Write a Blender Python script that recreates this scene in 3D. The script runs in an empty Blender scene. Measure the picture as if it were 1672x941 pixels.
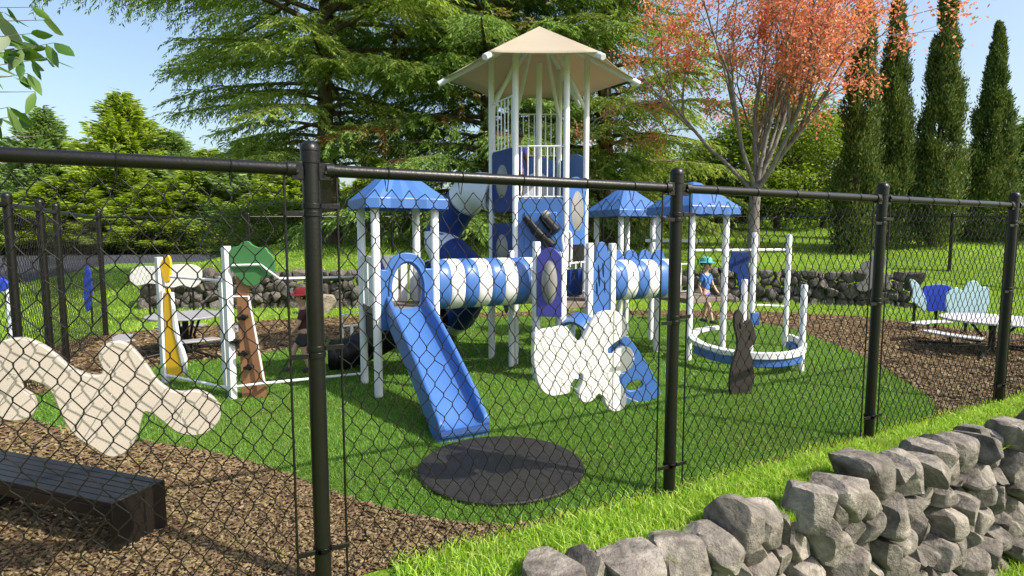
import bpy, bmesh, math, random
import numpy as np
from mathutils import Vector, Matrix

random.seed(7)
RS = np.random.RandomState(11)
scene = bpy.context.scene
COL = scene.collection
R = math.radians

# ------------------------------------------------------------------ camera model
F, CX, CY, PITCH, CAMH = 929.0, 836.0, 470.5, R(5.26), 1.46
CAM = Vector((0, 0, CAMH))


def ray(px, py):
    a, b = (px - CX) / F, (CY - py) / F
    return Vector((a, math.cos(PITCH) + b * math.sin(PITCH), -math.sin(PITCH) + b * math.cos(PITCH)))


def G(px, py, z=0.0):
    d = ray(px, py)
    return CAM + d * ((z - CAMH) / d.z)


def PY(px, py, Y):
    d = ray(px, py)
    return CAM + d * (Y / d.y)


def PP(px, py, p0, d2):
    """point of the vertical plane through p0 (ground) with ground direction d2"""
    d = ray(px, py)
    nx, ny = -d2[1], d2[0]
    t = ((p0[0]) * nx + (p0[1]) * ny) / (d.x * nx + d.y * ny)
    return CAM + d * t


# fence frame: origin at a fence post, U along the fence, N into the playground
O2 = np.array([0.893, 3.12])
U2 = np.array([0.888, 0.4598])
N2 = np.array([-0.4598, 0.888])
U3, N3 = Vector((U2[0], U2[1], 0)), Vector((N2[0], N2[1], 0))


def ts(t, s, z=0.0):
    p = O2 + t * U2 + s * N2
    return Vector((p[0], p[1], z))


# ------------------------------------------------------------------ terrain
def smooth(a, b, x):
    t = np.clip((x - a) / (b - a), 0, 1)
    return t * t * (3 - 2 * t)


def terrain(x, y):
    x = np.asarray(x, float)
    y = np.asarray(y, float)
    yf = np.interp(x, [-12, -7, -2.5, 4.0, 8.1, 14], [11.6, 11.45, 11.75, 12.95, 11.6, 9.8])
    H = 0.74 * smooth(-9.2, -7.0, x)
    w = 0.25 + 3.2 * (smooth(-2.8, -1.8, x) * (1 - smooth(3.0, 4.2, x))) + 3.5 * smooth(8.0, 9.0, x)
    base = H * smooth(0.12, 0.12 + w, y - yf)
    slope = np.clip(y - yf - 0.4, 0, 9) * 0.105 * smooth(-9.5, -6.0, x)
    lump = 0.05 * np.sin(x * 1.3 + y * 0.7) * np.sin(y * 1.1 - x * 0.4) * smooth(0.5, 3, y - yf) * smooth(-9, -6, x)
    return base + slope + lump


def tz(x, y):
    return float(terrain(x, y))


# ------------------------------------------------------------------ materials
def new_mat(name):
    m = bpy.data.materials.new(name)
    m.use_nodes = True
    nt = m.node_tree
    b = nt.nodes['Principled BSDF']
    return m, nt, b


def lk(nt, a, b):
    nt.links.new(a, b)


def plain(name, col, rough=0.5, var=0.06, scale=6.0, bump=0.0, bscale=60.0, metal=0.0, coat=0.0, dirt=0.0, spec=0.5):
    m, nt, b = new_mat(name)
    tc = nt.nodes.new('ShaderNodeTexCoord')
    n = nt.nodes.new('ShaderNodeTexNoise')
    n.inputs['Scale'].default_value = scale
    n.inputs['Detail'].default_value = 5
    lk(nt, tc.outputs['Object'], n.inputs['Vector'])
    rp = nt.nodes.new('ShaderNodeValToRGB')
    rp.color_ramp.elements[0].position = 0.3
    rp.color_ramp.elements[1].position = 0.7
    rp.color_ramp.elements[0].color = [c * (1 - var) for c in col] + [1]
    rp.color_ramp.elements[1].color = [min(1, c * (1 + var)) for c in col] + [1]
    lk(nt, n.outputs['Fac'], rp.inputs['Fac'])
    out = rp.outputs['Color']
    if dirt:
        n3 = nt.nodes.new('ShaderNodeTexNoise')
        n3.inputs['Scale'].default_value = scale * 2.7
        n3.inputs['Detail'].default_value = 8
        n3.inputs['Roughness'].default_value = 0.7
        lk(nt, tc.outputs['Object'], n3.inputs['Vector'])
        r3 = nt.nodes.new('ShaderNodeValToRGB')
        r3.color_ramp.elements[0].position = 0.52
        r3.color_ramp.elements[1].position = 0.78
        r3.color_ramp.elements[0].color = (0, 0, 0, 1)
        r3.color_ramp.elements[1].color = (dirt, dirt, dirt, 1)
        lk(nt, n3.outputs['Fac'], r3.inputs['Fac'])
        mx = nt.nodes.new('ShaderNodeMixRGB')
        mx.inputs['Color2'].default_value = (0.22, 0.19, 0.14, 1)
        lk(nt, r3.outputs['Color'], mx.inputs['Fac'])
        lk(nt, out, mx.inputs['Color1'])
        out = mx.outputs['Color']
    lk(nt, out, b.inputs['Base Color'])
    b.inputs['Roughness'].default_value = rough
    b.inputs['Metallic'].default_value = metal
    b.inputs['Specular IOR Level'].default_value = spec
    if coat:
        b.inputs['Coat Weight'].default_value = coat
        b.inputs['Coat Roughness'].default_value = 0.15
    if bump:
        n2 = nt.nodes.new('ShaderNodeTexNoise')
        n2.inputs['Scale'].default_value = bscale
        n2.inputs['Detail'].default_value = 6
        lk(nt, tc.outputs['Object'], n2.inputs['Vector'])
        bp = nt.nodes.new('ShaderNodeBump')
        bp.inputs['Strength'].default_value = bump
        bp.inputs['Distance'].default_value = 0.01
        lk(nt, n2.outputs['Fac'], bp.inputs['Height'])
        lk(nt, bp.outputs['Normal'], b.inputs['Normal'])
    return m


def leaf_mat(name, cols, rough=0.55, trans=0.35, bright=1.0, noise_scale=0.9, patch=None, tint=(1.0, 1.0, 0.45)):
    """random colour per leaf (island), broad natural patches, light passing through"""
    m, nt, b = new_mat(name)
    g = nt.nodes.new('ShaderNodeNewGeometry')
    rp = nt.nodes.new('ShaderNodeValToRGB')
    el = rp.color_ramp.elements
    while len(el) < len(cols):
        el.new(0.5)
    for i, c in enumerate(cols):
        el[i].position = i / max(1, len(cols) - 1)
        el[i].color = [v * bright for v in c] + [1]
    lk(nt, g.outputs['Random Per Island'], rp.inputs['Fac'])
    out = rp.outputs['Color']
    if patch:
        tc = nt.nodes.new('ShaderNodeTexCoord')
        n = nt.nodes.new('ShaderNodeTexNoise')
        n.inputs['Scale'].default_value = noise_scale
        n.inputs['Detail'].default_value = 3
        lk(nt, tc.outputs['Object'], n.inputs['Vector'])
        r2 = nt.nodes.new('ShaderNodeValToRGB')
        r2.color_ramp.elements[0].position = patch[1]
        r2.color_ramp.elements[1].position = patch[2]
        lk(nt, n.outputs['Fac'], r2.inputs['Fac'])
        mx = nt.nodes.new('ShaderNodeMixRGB')
        lk(nt, r2.outputs['Color'], mx.inputs['Fac'])
        lk(nt, out, mx.inputs['Color1'])
        mx.inputs['Color2'].default_value = list(patch[0]) + [1]
        out = mx.outputs['Color']
    lk(nt, out, b.inputs['Base Color'])
    b.inputs['Roughness'].default_value = rough
    b.inputs['Specular IOR Level'].default_value = 0.3
    tr = nt.nodes.new('ShaderNodeBsdfTranslucent')
    mt = nt.nodes.new('ShaderNodeMixRGB')
    mt.blend_type = 'MULTIPLY'
    mt.inputs['Fac'].default_value = 1
    mt.inputs['Color2'].default_value = list(tint) + [1]
    lk(nt, out, mt.inputs['Color1'])
    lk(nt, mt.outputs['Color'], tr.inputs['Color'])
    ms = nt.nodes.new('ShaderNodeMixShader')
    ms.inputs['Fac'].default_value = trans
    lk(nt, b.outputs['BSDF'], ms.inputs[1])
    lk(nt, tr.outputs['BSDF'], ms.inputs[2])
    lk(nt, ms.outputs['Shader'], nt.nodes['Material Output'].inputs['Surface'])
    return m


def ground_mat(name, cols, scale, bump=0.6, bscale=80.0, big=0.5, stretch=None, rough=0.9):
    m, nt, b = new_mat(name)
    tc = nt.nodes.new('ShaderNodeTexCoord')
    n = nt.nodes.new('ShaderNodeTexNoise')
    n.inputs['Scale'].default_value = scale
    n.inputs['Detail'].default_value = 9
    n.inputs['Roughness'].default_value = 0.72
    lk(nt, tc.outputs['Object'], n.inputs['Vector'])
    nb = nt.nodes.new('ShaderNodeTexNoise')
    nb.inputs['Scale'].default_value = big
    nb.inputs['Detail'].default_value = 4
    lk(nt, tc.outputs['Object'], nb.inputs['Vector'])
    mm = nt.nodes.new('ShaderNodeMath')
    mm.operation = 'MULTIPLY_ADD'
    mm.inputs[1].default_value = 0.65
    lk(nt, n.outputs['Fac'], mm.inputs[0])
    m2 = nt.nodes.new('ShaderNodeMath')
    m2.operation = 'MULTIPLY'
    m2.inputs[1].default_value = 0.35
    lk(nt, nb.outputs['Fac'], m2.inputs[0])
    lk(nt, m2.outputs[0], mm.inputs[2])
    rp = nt.nodes.new('ShaderNodeValToRGB')
    el = rp.color_ramp.elements
    while len(el) < len(cols):
        el.new(0.5)
    for i, c in enumerate(cols):
        el[i].position = 0.34 + 0.34 * i / max(1, len(cols) - 1)
        el[i].color = list(c) + [1]
    lk(nt, mm.outputs[0], rp.inputs['Fac'])
    lk(nt, rp.outputs['Color'], b.inputs['Base Color'])
    b.inputs['Roughness'].default_value = rough
    b.inputs['Specular IOR Level'].default_value = 0.2
    n2 = nt.nodes.new('ShaderNodeTexNoise')
    n2.inputs['Scale'].default_value = bscale
    n2.inputs['Detail'].default_value = 5
    lk(nt, tc.outputs['Object'], n2.inputs['Vector'])
    bp = nt.nodes.new('ShaderNodeBump')
    bp.inputs['Strength'].default_value = bump
    bp.inputs['Distance'].default_value = 0.03
    lk(nt, n2.outputs['Fac'], bp.inputs['Height'])
    lk(nt, bp.outputs['Normal'], b.inputs['Normal'])
    return m


def rock_mat(name, c0, c1, c2, moss=0.25):
    m, nt, b = new_mat(name)
    tc = nt.nodes.new('ShaderNodeTexCoord')
    oi = nt.nodes.new('ShaderNodeObjectInfo')
    add = nt.nodes.new('ShaderNodeVectorMath')
    add.operation = 'MULTIPLY_ADD'
    add.inputs[1].default_value = (1, 1, 1)
    lk(nt, tc.outputs['Object'], add.inputs[0])
    cmb = nt.nodes.new('ShaderNodeCombineXYZ')
    mul = nt.nodes.new('ShaderNodeMath')
    mul.operation = 'MULTIPLY'
    mul.inputs[1].default_value = 37
    lk(nt, oi.outputs['Random'], mul.inputs[0])
    lk(nt, mul.outputs[0], cmb.inputs[0])
    lk(nt, cmb.outputs[0], add.inputs[2])
    n = nt.nodes.new('ShaderNodeTexNoise')
    n.inputs['Scale'].default_value = 9
    n.inputs['Detail'].default_value = 10
    n.inputs['Roughness'].default_value = 0.68
    n.inputs['Distortion'].default_value = 0.6
    lk(nt, add.outputs[0], n.inputs['Vector'])
    rp = nt.nodes.new('ShaderNodeValToRGB')
    el = rp.color_ramp.elements
    el[0].position, el[1].position = 0.3, 0.72
    el[0].color, el[1].color = list(c0) + [1], list(c2) + [1]
    e = el.new(0.5)
    e.color = list(c1) + [1]
    lk(nt, n.outputs['Fac'], rp.inputs['Fac'])
    # per stone tone
    hs = nt.nodes.new('ShaderNodeHueSaturation')
    mr = nt.nodes.new('ShaderNodeMapRange')
    mr.inputs['To Min'].default_value = 0.72
    mr.inputs['To Max'].default_value = 1.22
    lk(nt, oi.outputs['Random'], mr.inputs['Value'])
    lk(nt, mr.outputs['Result'], hs.inputs['Value'])
    lk(nt, rp.outputs['Color'], hs.inputs['Color'])
    # ochre lichen stains
    n3 = nt.nodes.new('ShaderNodeTexNoise')
    n3.inputs['Scale'].default_value = 5
    n3.inputs['Detail'].default_value = 9
    n3.inputs['Roughness'].default_value = 0.75
    lk(nt, add.outputs[0], n3.inputs['Vector'])
    r3 = nt.nodes.new('ShaderNodeValToRGB')
    r3.color_ramp.elements[0].position = 0.56
    r3.color_ramp.elements[1].position = 0.74
    r3.color_ramp.elements[1].color = (moss, moss, moss, 1)
    r3.color_ramp.elements[0].color = (0, 0, 0, 1)
    lk(nt, n3.outputs['Fac'], r3.inputs['Fac'])
    mx = nt.nodes.new('ShaderNodeMixRGB')
    mx.inputs['Color2'].default_value = (0.21, 0.15, 0.05, 1)
    lk(nt, r3.outputs['Color'], mx.inputs['Fac'])
    lk(nt, hs.outputs['Color'], mx.inputs['Color1'])
    lk(nt, mx.outputs['Color'], b.inputs['Base Color'])
    b.inputs['Roughness'].default_value = 0.82
    b.inputs['Specular IOR Level'].default_value = 0.3
    n2 = nt.nodes.new('ShaderNodeTexNoise')
    n2.inputs['Scale'].default_value = 26
    n2.inputs['Detail'].default_value = 9
    n2.inputs['Roughness'].default_value = 0.65
    lk(nt, add.outputs[0], n2.inputs['Vector'])
    n5 = nt.nodes.new('ShaderNodeTexNoise')
    n5.noise_type = 'RIDGED_MULTIFRACTAL'
    n5.inputs['Scale'].default_value = 7
    n5.inputs['Detail'].default_value = 6
    n5.inputs['Distortion'].default_value = 0.8
    lk(nt, add.outputs[0], n5.inputs['Vector'])
    r5 = nt.nodes.new('ShaderNodeMapRange')
    r5.inputs['From Min'].default_value = 0.55
    r5.inputs['From Max'].default_value = 1.5
    r5.inputs['To Max'].default_value = -0.9
    lk(nt, n5.outputs['Fac'], r5.inputs['Value'])
    hsum = nt.nodes.new('ShaderNodeMath')
    lk(nt, n2.outputs['Fac'], hsum.inputs[0])
    lk(nt, r5.outputs['Result'], hsum.inputs[1])
    bp = nt.nodes.new('ShaderNodeBump')
    bp.inputs['Strength'].default_value = 0.85
    bp.inputs['Distance'].default_value = 0.035
    lk(nt, hsum.outputs[0], bp.inputs['Height'])
    lk(nt, bp.outputs['Normal'], b.inputs['Normal'])
    return m


M = {}
M['black'] = plain('black_vinyl', (0.0065, 0.006, 0.0055), 0.36, 0.15, 20, 0.12, 90, spec=0.35)
M['wire'] = plain('black_wire', (0.007, 0.0065, 0.0055), 0.42, 0.2, 20, spec=0.3)
M['white'] = plain('white_powdercoat', (0.70, 0.71, 0.73), 0.38, 0.03, 5, dirt=0.16)
M['blue'] = plain('blue_plastic', (0.046, 0.13, 0.37), 0.40, 0.05, 4, 0.04, 60, dirt=0.08)
M['shade_navy'] = plain('shade_navy_plastic', (0.010, 0.034, 0.17), 0.5, 0.06, 4, spec=0.22)  # darker blue plastic, with the shade of the left faces mixed into the colour
M['purple'] = plain('purple_plastic', (0.055, 0.055, 0.29), 0.42, 0.06, 4)
M['pale'] = plain('pale_grey_plastic', (0.62, 0.66, 0.76), 0.4, 0.04, 4, dirt=0.10)
M['offwhite'] = plain('offwhite_plastic', (0.70, 0.69, 0.67), 0.45, 0.04, 4, dirt=0.12)
M['greyclear'] = plain('frosted_plastic', (0.23, 0.22, 0.205), 0.3, 0.08, 5)
M['dark'] = plain('dark_plastic', (0.007, 0.007, 0.008), 0.42, 0.1, 5, spec=0.3)
M['deck'] = plain('deck_coating', (0.16, 0.13, 0.105), 0.75, 0.15, 12, 0.3, 120)
M['canvas'] = plain('canvas', (0.54, 0.47, 0.36), 0.85, 0.04, 3, 0.25, 240)
_nt = M['canvas'].node_tree
_tr = _nt.nodes.new('ShaderNodeBsdfTranslucent')
_tr.inputs['Color'].default_value = (0.50, 0.40, 0.28, 1)
_ms = _nt.nodes.new('ShaderNodeMixShader')
_ms.inputs['Fac'].default_value = 0.38
lk(_nt, _nt.nodes['Principled BSDF'].outputs['BSDF'], _ms.inputs[1])
lk(_nt, _tr.outputs['BSDF'], _ms.inputs[2])
lk(_nt, _ms.outputs['Shader'], _nt.nodes['Material Output'].inputs['Surface'])
M['beige'] = plain('beige_panel', (0.42, 0.365, 0.325), 0.6, 0.04, 3, 0.05, 40, dirt=0.15)
M['yellow'] = plain('yellow_panel', (0.72, 0.43, 0.02), 0.5, 0.06, 5)
M['green'] = plain('green_panel', (0.045, 0.16, 0.05), 0.55, 0.08, 5)
M['brown'] = plain('brown_panel', (0.24, 0.115, 0.055), 0.6, 0.08, 5)
M['darkbrown'] = plain('dark_brown_panel', (0.022, 0.016, 0.013), 0.6, 0.12, 8)
M['aqua'] = plain('aqua_panel', (0.42, 0.62, 0.68), 0.5, 0.05, 5)
M['royal'] = plain('royal_blue_panel', (0.02, 0.06, 0.50), 0.45, 0.08, 5)
M['greypanel'] = plain('grey_panel', (0.17, 0.165, 0.16), 0.6, 0.08, 5)
M['tabletop'] = plain('table_top', (0.50, 0.50, 0.52), 0.5, 0.05, 8, dirt=0.2)
M['shade_top'] = plain('shade_table_top', (0.27, 0.27, 0.28), 0.55, 0.08, 8, dirt=0.2)  # table top colour darkened to stand for shade on the left table
M['bench'] = plain('bench_coating', (0.011, 0.0085, 0.0075), 0.36, 0.12, 9, 0.15, 80, spec=0.35)
M['rubber'] = plain('rubber_mat', (0.015, 0.0125, 0.011), 0.62, 0.22, 5, 0.5, 160, dirt=0.06)
M['asphalt'] = ground_mat('asphalt', [(0.030, 0.033, 0.042), (0.045, 0.048, 0.058), (0.062, 0.064, 0.072)], 3.0, 0.3, 90)
M['lawn'] = ground_mat('lawn', [(0.05, 0.10, 0.010), (0.115, 0.205, 0.018), (0.195, 0.30, 0.03)], 9.0, 0.9, 46.0, 0.35)
M['turf'] = ground_mat('turf', [(0.045, 0.10, 0.012), (0.085, 0.165, 0.02), (0.13, 0.22, 0.035)], 30.0, 0.8, 120.0, 0.9)
M['mulch'] = ground_mat('mulch', [(0.035, 0.020, 0.010), (0.115, 0.068, 0.034), (0.24, 0.155, 0.085)], 26.0, 1.0, 45.0, 1.2)
M['chip'] = leaf_mat('chips', [(0.07, 0.042, 0.02), (0.12, 0.080, 0.042), (0.165, 0.114, 0.06), (0.092, 0.062, 0.034), (0.22, 0.155, 0.085), (0.17, 0.14, 0.05), (0.28, 0.21, 0.125)], 0.8, 0.0)
M['blade'] = leaf_mat('grass_blades', [(0.07, 0.15, 0.014), (0.14, 0.26, 0.025), (0.20, 0.33, 0.035), (0.27, 0.38, 0.06), (0.36, 0.36, 0.10)], 0.5, 0.45, 1.75, 2.5, ((0.20, 0.25, 0.05), 0.58, 0.8))
M['turfblade'] = leaf_mat('turf_blades', [(0.07, 0.16, 0.016), (0.105, 0.23, 0.026), (0.15, 0.31, 0.042), (0.22, 0.39, 0.08)], 0.5, 0.36, 1.15, 0.8, ((0.17, 0.25, 0.05), 0.48, 0.75))
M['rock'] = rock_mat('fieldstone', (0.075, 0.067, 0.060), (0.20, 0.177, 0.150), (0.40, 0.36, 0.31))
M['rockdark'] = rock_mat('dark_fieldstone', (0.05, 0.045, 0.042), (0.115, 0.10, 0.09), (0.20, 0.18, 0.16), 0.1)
M['bark'] = plain('bark', (0.12, 0.095, 0.075), 0.9, 0.45, 5, 1.0, 22, spec=0.1)
M['greybark'] = plain('grey_bark', (0.20, 0.175, 0.16), 0.85, 0.35, 7, 0.7, 30, spec=0.15)
M['hemlock'] = leaf_mat('hemlock_needles', [(0.035, 0.055, 0.014), (0.07, 0.10, 0.022), (0.11, 0.145, 0.03), (0.16, 0.19, 0.045), (0.07, 0.09, 0.04)], 0.6, 0.5, 3.1)
M['rustlock'] = leaf_mat('rusty_needles', [(0.028, 0.055, 0.014), (0.05, 0.09, 0.022), (0.085, 0.13, 0.03), (0.12, 0.16, 0.04)], 0.6, 0.5, 2.8, 0.55, ((0.22, 0.085, 0.035), 0.60, 0.68))
M['spruce'] = leaf_mat('spruce_needles', [(0.05, 0.085, 0.015), (0.10, 0.15, 0.022), (0.16, 0.20, 0.03), (0.20, 0.24, 0.045)], 0.6, 0.42, 2.3)
M['bluespruce'] = leaf_mat('blue_spruce_needles', [(0.05, 0.085, 0.035), (0.09, 0.14, 0.055), (0.13, 0.17, 0.06)], 0.6, 0.42, 2.4)
M['cypress'] = leaf_mat('cypress_scales', [(0.017, 0.032, 0.010), (0.033, 0.053, 0.014), (0.055, 0.074, 0.019), (0.085, 0.092, 0.024)], 0.65, 0.25, 2.5)
M['maple'] = leaf_mat('maple_leaves', [(0.64, 0.20, 0.13), (0.76, 0.31, 0.20), (0.78, 0.40, 0.23), (0.72, 0.25, 0.19), (0.58, 0.30, 0.09)], 0.5, 0.45, 1.0, 0.6, ((0.36, 0.19, 0.06), 0.62, 0.78), (1, .85, .7))
M['broad'] = leaf_mat('broad_leaves', [(0.045, 0.085, 0.012), (0.085, 0.14, 0.02), (0.14, 0.19, 0.028), (0.19, 0.22, 0.035)], 0.5, 0.42, 1.8)
M['nearleaf'] = leaf_mat('near_leaves', [(0.03, 0.085, 0.012), (0.07, 0.16, 0.025), (0.12, 0.22, 0.04), (0.28, 0.33, 0.22)], 0.35, 0.35)
M['skin'] = plain('skin', (0.50, 0.30, 0.22), 0.5, 0.06, 12)
M['skindark'] = plain('skin_brown', (0.17, 0.085, 0.055), 0.5, 0.06, 12)
M['maroon'] = plain('maroon_cloth', (0.055, 0.018, 0.028), 0.85, 0.15, 20)
M['charcoal'] = plain('charcoal_cloth', (0.03, 0.03, 0.036), 0.85, 0.15, 20)
M['redhat'] = plain('red_cloth', (0.50, 0.045, 0.05), 0.8, 0.12, 20)
M['lilac'] = plain('lilac_cloth', (0.16, 0.14, 0.52), 0.85, 0.1, 20)
M['teal'] = plain('teal_cloth', (0.10, 0.36, 0.36), 0.8, 0.1, 20)
M['bluecloth'] = plain('blue_cloth', (0.05, 0.16, 0.45), 0.8, 0.12, 20)
M['hair'] = plain('brown_hair', (0.03, 0.018, 0.012), 0.6, 0.3, 40)
M['eye'] = plain('eye_dark', (0.01, 0.01, 0.01), 0.2, 0.0, 5)
M['steel'] = plain('steel', (0.35, 0.36, 0.38), 0.4, 0.1, 10, metal=0.6)


# ------------------------------------------------------------------ mesh helpers
def tag(o, label=None, cat=None, group=None, kind=None):
    if label:
        o['label'] = label
    if cat:
        o['category'] = cat
    if group:
        o['group'] = group
    if kind:
        o['kind'] = kind
    return o


def thing(name, label, cat, loc=(0, 0, 0), group=None):
    o = bpy.data.objects.new(name, None)
    o.empty_display_size = 0.2
    COL.objects.link(o)
    o.location = loc
    return tag(o, label, cat, group)


def link(name, me, m, parent=None, world=True):
    """mesh given in world coordinates; placed under parent keeping its place"""
    o = bpy.data.objects.new(name, me)
    COL.objects.link(o)
    if m is not None:
        me.materials.clear()
        me.materials.append(M[m] if isinstance(m, str) else m)
    if parent is not None:
        o.parent = parent
        if world:
            off = Vector((0, 0, 0))
            p = parent
            while p is not None:
                off += Vector(p.location)
                p = p.parent
            me.transform(Matrix.Translation(-off))
    return o


def np_mesh(name, verts, facelists, smooth_shade=False):
    me = bpy.data.meshes.new(name)
    verts = np.asarray(verts, np.float32)
    me.vertices.add(len(verts))
    me.vertices.foreach_set('co', verts.ravel())
    loops, starts, tots = [], [], []
    off = 0
    for f in facelists:
        f = np.asarray(f, np.int32)
        n, k = f.shape
        loops.append(f.ravel())
        starts.append(off + np.arange(n) * k)
        tots.append(np.full(n, k))
        off += n * k
    loops = np.concatenate(loops)
    starts = np.concatenate(starts)
    tots = np.concatenate(tots)
    me.loops.add(len(loops))
    me.loops.foreach_set('vertex_index', loops.astype(np.int32))
    me.polygons.add(len(starts))
    me.polygons.foreach_set('loop_start', starts.astype(np.int32))
    try:
        me.polygons.foreach_set('loop_total', tots.astype(np.int32))
    except Exception:
        pass
    if smooth_shade:
        me.polygons.foreach_set('use_smooth', np.ones(len(starts), bool))
    me.update(calc_edges=True)
    return me


class MB:
    def __init__(self):
        self.v, self.f = [], []

    def add(self, vs, fs):
        o = len(self.v)
        self.v += [tuple(p) for p in vs]
        self.f += [tuple(i + o for i in f) for f in fs]
        return self

    def obox(self, c, ax, ay, az):
        """box centred at c with half-axes ax, ay, az (Vectors)"""
        c = Vector(c)
        vs = [c + ax * i + ay * j + az * k for k in (-1, 1) for j in (-1, 1) for i in (-1, 1)]
        fs = [(0, 2, 3, 1), (4, 5, 7, 6), (0, 1, 5, 4), (2, 6, 7, 3), (0, 4, 6, 2), (1, 3, 7, 5)]
        if ax.cross(ay).dot(az) < 0:
            fs = [tuple(reversed(f)) for f in fs]
        return self.add(vs, fs)

    def box(self, x0, y0, z0, x1, y1, z1):
        return self.obox(((x0 + x1) / 2, (y0 + y1) / 2, (z0 + z1) / 2), Vector(((x1 - x0) / 2, 0, 0)), Vector((0, (y1 - y0) / 2, 0)), Vector((0, 0, (z1 - z0) / 2)))

    def bar(self, a, b, w, d=None, side=None):
        """rectangular bar from a to b, w across along side, d in the third direction"""
        a, b = Vector(a), Vector(b)
        d = w if d is None else d
        t = (b - a)
        L = t.length
        t = t / L
        s = Vector(side) if side is not None else (U3 if abs(t.z) > 0.5 else Vector((0, 0, 1)))
        s = (s - t * s.dot(t)).normalized()
        q = t.cross(s)
        return self.obox((a + b) / 2, t * (L / 2), s * (w / 2), q * (d / 2))

    def tube(self, pts, r, n=10, cap=True, closed=False):
        pts = [Vector(p) for p in pts]
        m = len(pts)
        rr = r if hasattr(r, '__len__') else [r] * m
        ref = Vector((0, 0, 1))
        rings = []
        prev = None
        for i, p in enumerate(pts):
            if closed:
                t = pts[(i + 1) % m] - pts[i - 1]
            else:
                t = pts[min(i + 1, m - 1)] - pts[max(i - 1, 0)]
            t.normalize()
            if prev is None:
                a = t.cross(ref)
                if a.length < 0.05:
                    a = t.cross(Vector((1, 0, 0)))
            else:
                a = prev - t * prev.dot(t)
            a.normalize()
            prev = a
            b = t.cross(a)
            rings.append([p + (a * math.cos(2 * math.pi * k / n) + b * math.sin(2 * math.pi * k / n)) * rr[i] for k in range(n)])
        vs = [v for ring in rings for v in ring]
        fs = []
        cnt = m if closed else m - 1
        for i in range(cnt):
            for k in range(n):
                j = (i + 1) % m
                fs.append((i * n + k, i * n + (k + 1) % n, j * n + (k + 1) % n, j * n + k))
        if cap and not closed:
            fs.append(tuple(range(n - 1, -1, -1)))
            fs.append(tuple((m - 1) * n + k for k in range(n)))
        return self.add(vs, fs)

    def lathe(self, prof, c, n=24):
        """prof: list of (r, z)"""
        c = Vector(c)
        vs, fs = [], []
        for (r, z) in prof:
            for k in range(n):
                a = 2 * math.pi * k / n
                vs.append(c + Vector((r * math.cos(a), r * math.sin(a), z)))
        for i in range(len(prof) - 1):
            for k in range(n):
                fs.append((i * n + k, i * n + (k + 1) % n, (i + 1) * n + (k + 1) % n, (i + 1) * n + k))
        fs.append(tuple(range(n - 1, -1, -1)))
        fs.append(tuple((len(prof) - 1) * n + k for k in range(n)))
        return self.add(vs, fs)

    def mesh(self, name, sharp=35):
        me = bpy.data.meshes.new(name)
        me.from_pydata(self.v, [], self.f)
        if sharp:
            me.shade_smooth()
            me.set_sharp_from_angle(angle=R(sharp))
        me.update()
        return me

    def build(self, name, m, parent=None, bevel=0.0, sharp=35):
        o = link(name, self.mesh(name, sharp), m, parent)
        if bevel:
            b = o.modifiers.new('edge', 'BEVEL')
            b.width = bevel
            b.segments = 2
            b.limit_method = 'ANGLE'
            b.angle_limit = R(40)
        return o


def catmull(pts, n=5, closed=True):
    pts = [Vector(p) for p in pts]
    out = []
    m = len(pts)
    rng = range(m) if closed else range(m - 1)
    for i in rng:
        if closed:
            p0, p1, p2, p3 = pts[i - 1], pts[i], pts[(i + 1) % m], pts[(i + 2) % m]
        else:
            p0, p1, p2, p3 = pts[max(i - 1, 0)], pts[i], pts[i + 1], pts[min(i + 2, m - 1)]
        for k in range(n):
            t = k / n
            out.append(0.5 * ((2 * p1) + (p2 - p0) * t + (2 * p0 - 5 * p1 + 4 * p2 - p3) * t * t + (3 * p1 - p0 - 3 * p2 + p3) * t ** 3))
    if not closed:
        out.append(pts[-1])
    return out


def panel_mesh(name, loops, o, ax, thick=0.03, bevel=0.004):
    """flat thick board: loops of 3-D points lying in the vertical plane through o along ax; later loops are holes"""
    cu = bpy.data.curves.new(name + '_c', 'CURVE')
    cu.dimensions = '2D'
    cu.fill_mode = 'BOTH'
    cu.extrude = thick / 2 - bevel
    cu.bevel_depth = bevel
    cu.bevel_resolution = 1
    o = Vector((o[0], o[1], 0))
    ax = Vector((ax[0], ax[1], 0)).normalized()
    for lp in loops:
        sp = cu.splines.new('POLY')
        sp.points.add(len(lp) - 1)
        for k, p in enumerate(lp):
            d = Vector(p) - o
            sp.points[k].co = (d.dot(ax), p[2], 0, 1)
        sp.use_cyclic_u = True
    tmp = bpy.data.objects.new('tmp_curve', cu)
    COL.objects.link(tmp)
    dg = bpy.context.evaluated_depsgraph_get()
    dg.update()
    me = bpy.data.meshes.new_from_object(tmp.evaluated_get(dg))
    bpy.data.objects.remove(tmp)
    bpy.data.curves.remove(cu)
    nrm = Vector((ax.y, -ax.x, 0))
    mt = Matrix(((ax.x, 0, nrm.x, o.x), (ax.y, 0, nrm.y, o.y), (0, 1, 0, 0), (0, 0, 0, 1)))
    me.transform(mt)
    me.materials.clear()
    me.name = name
    return me


def px_loop(pts, p0, d, sm=5):
    l3 = [PP(x, y, p0, d) for x, y in pts]
    return catmull(l3, sm) if sm else l3


def crop(x0, y0, z):
    return lambda pts: [(x0 + x / z, y0 + y / z) for x, y in pts]


def oval(cx, cy, rx, ry, n=24):
    return [(cx + rx * math.cos(2 * math.pi * k / n), cy + ry * math.sin(2 * math.pi * k / n)) for k in range(n)]


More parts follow.
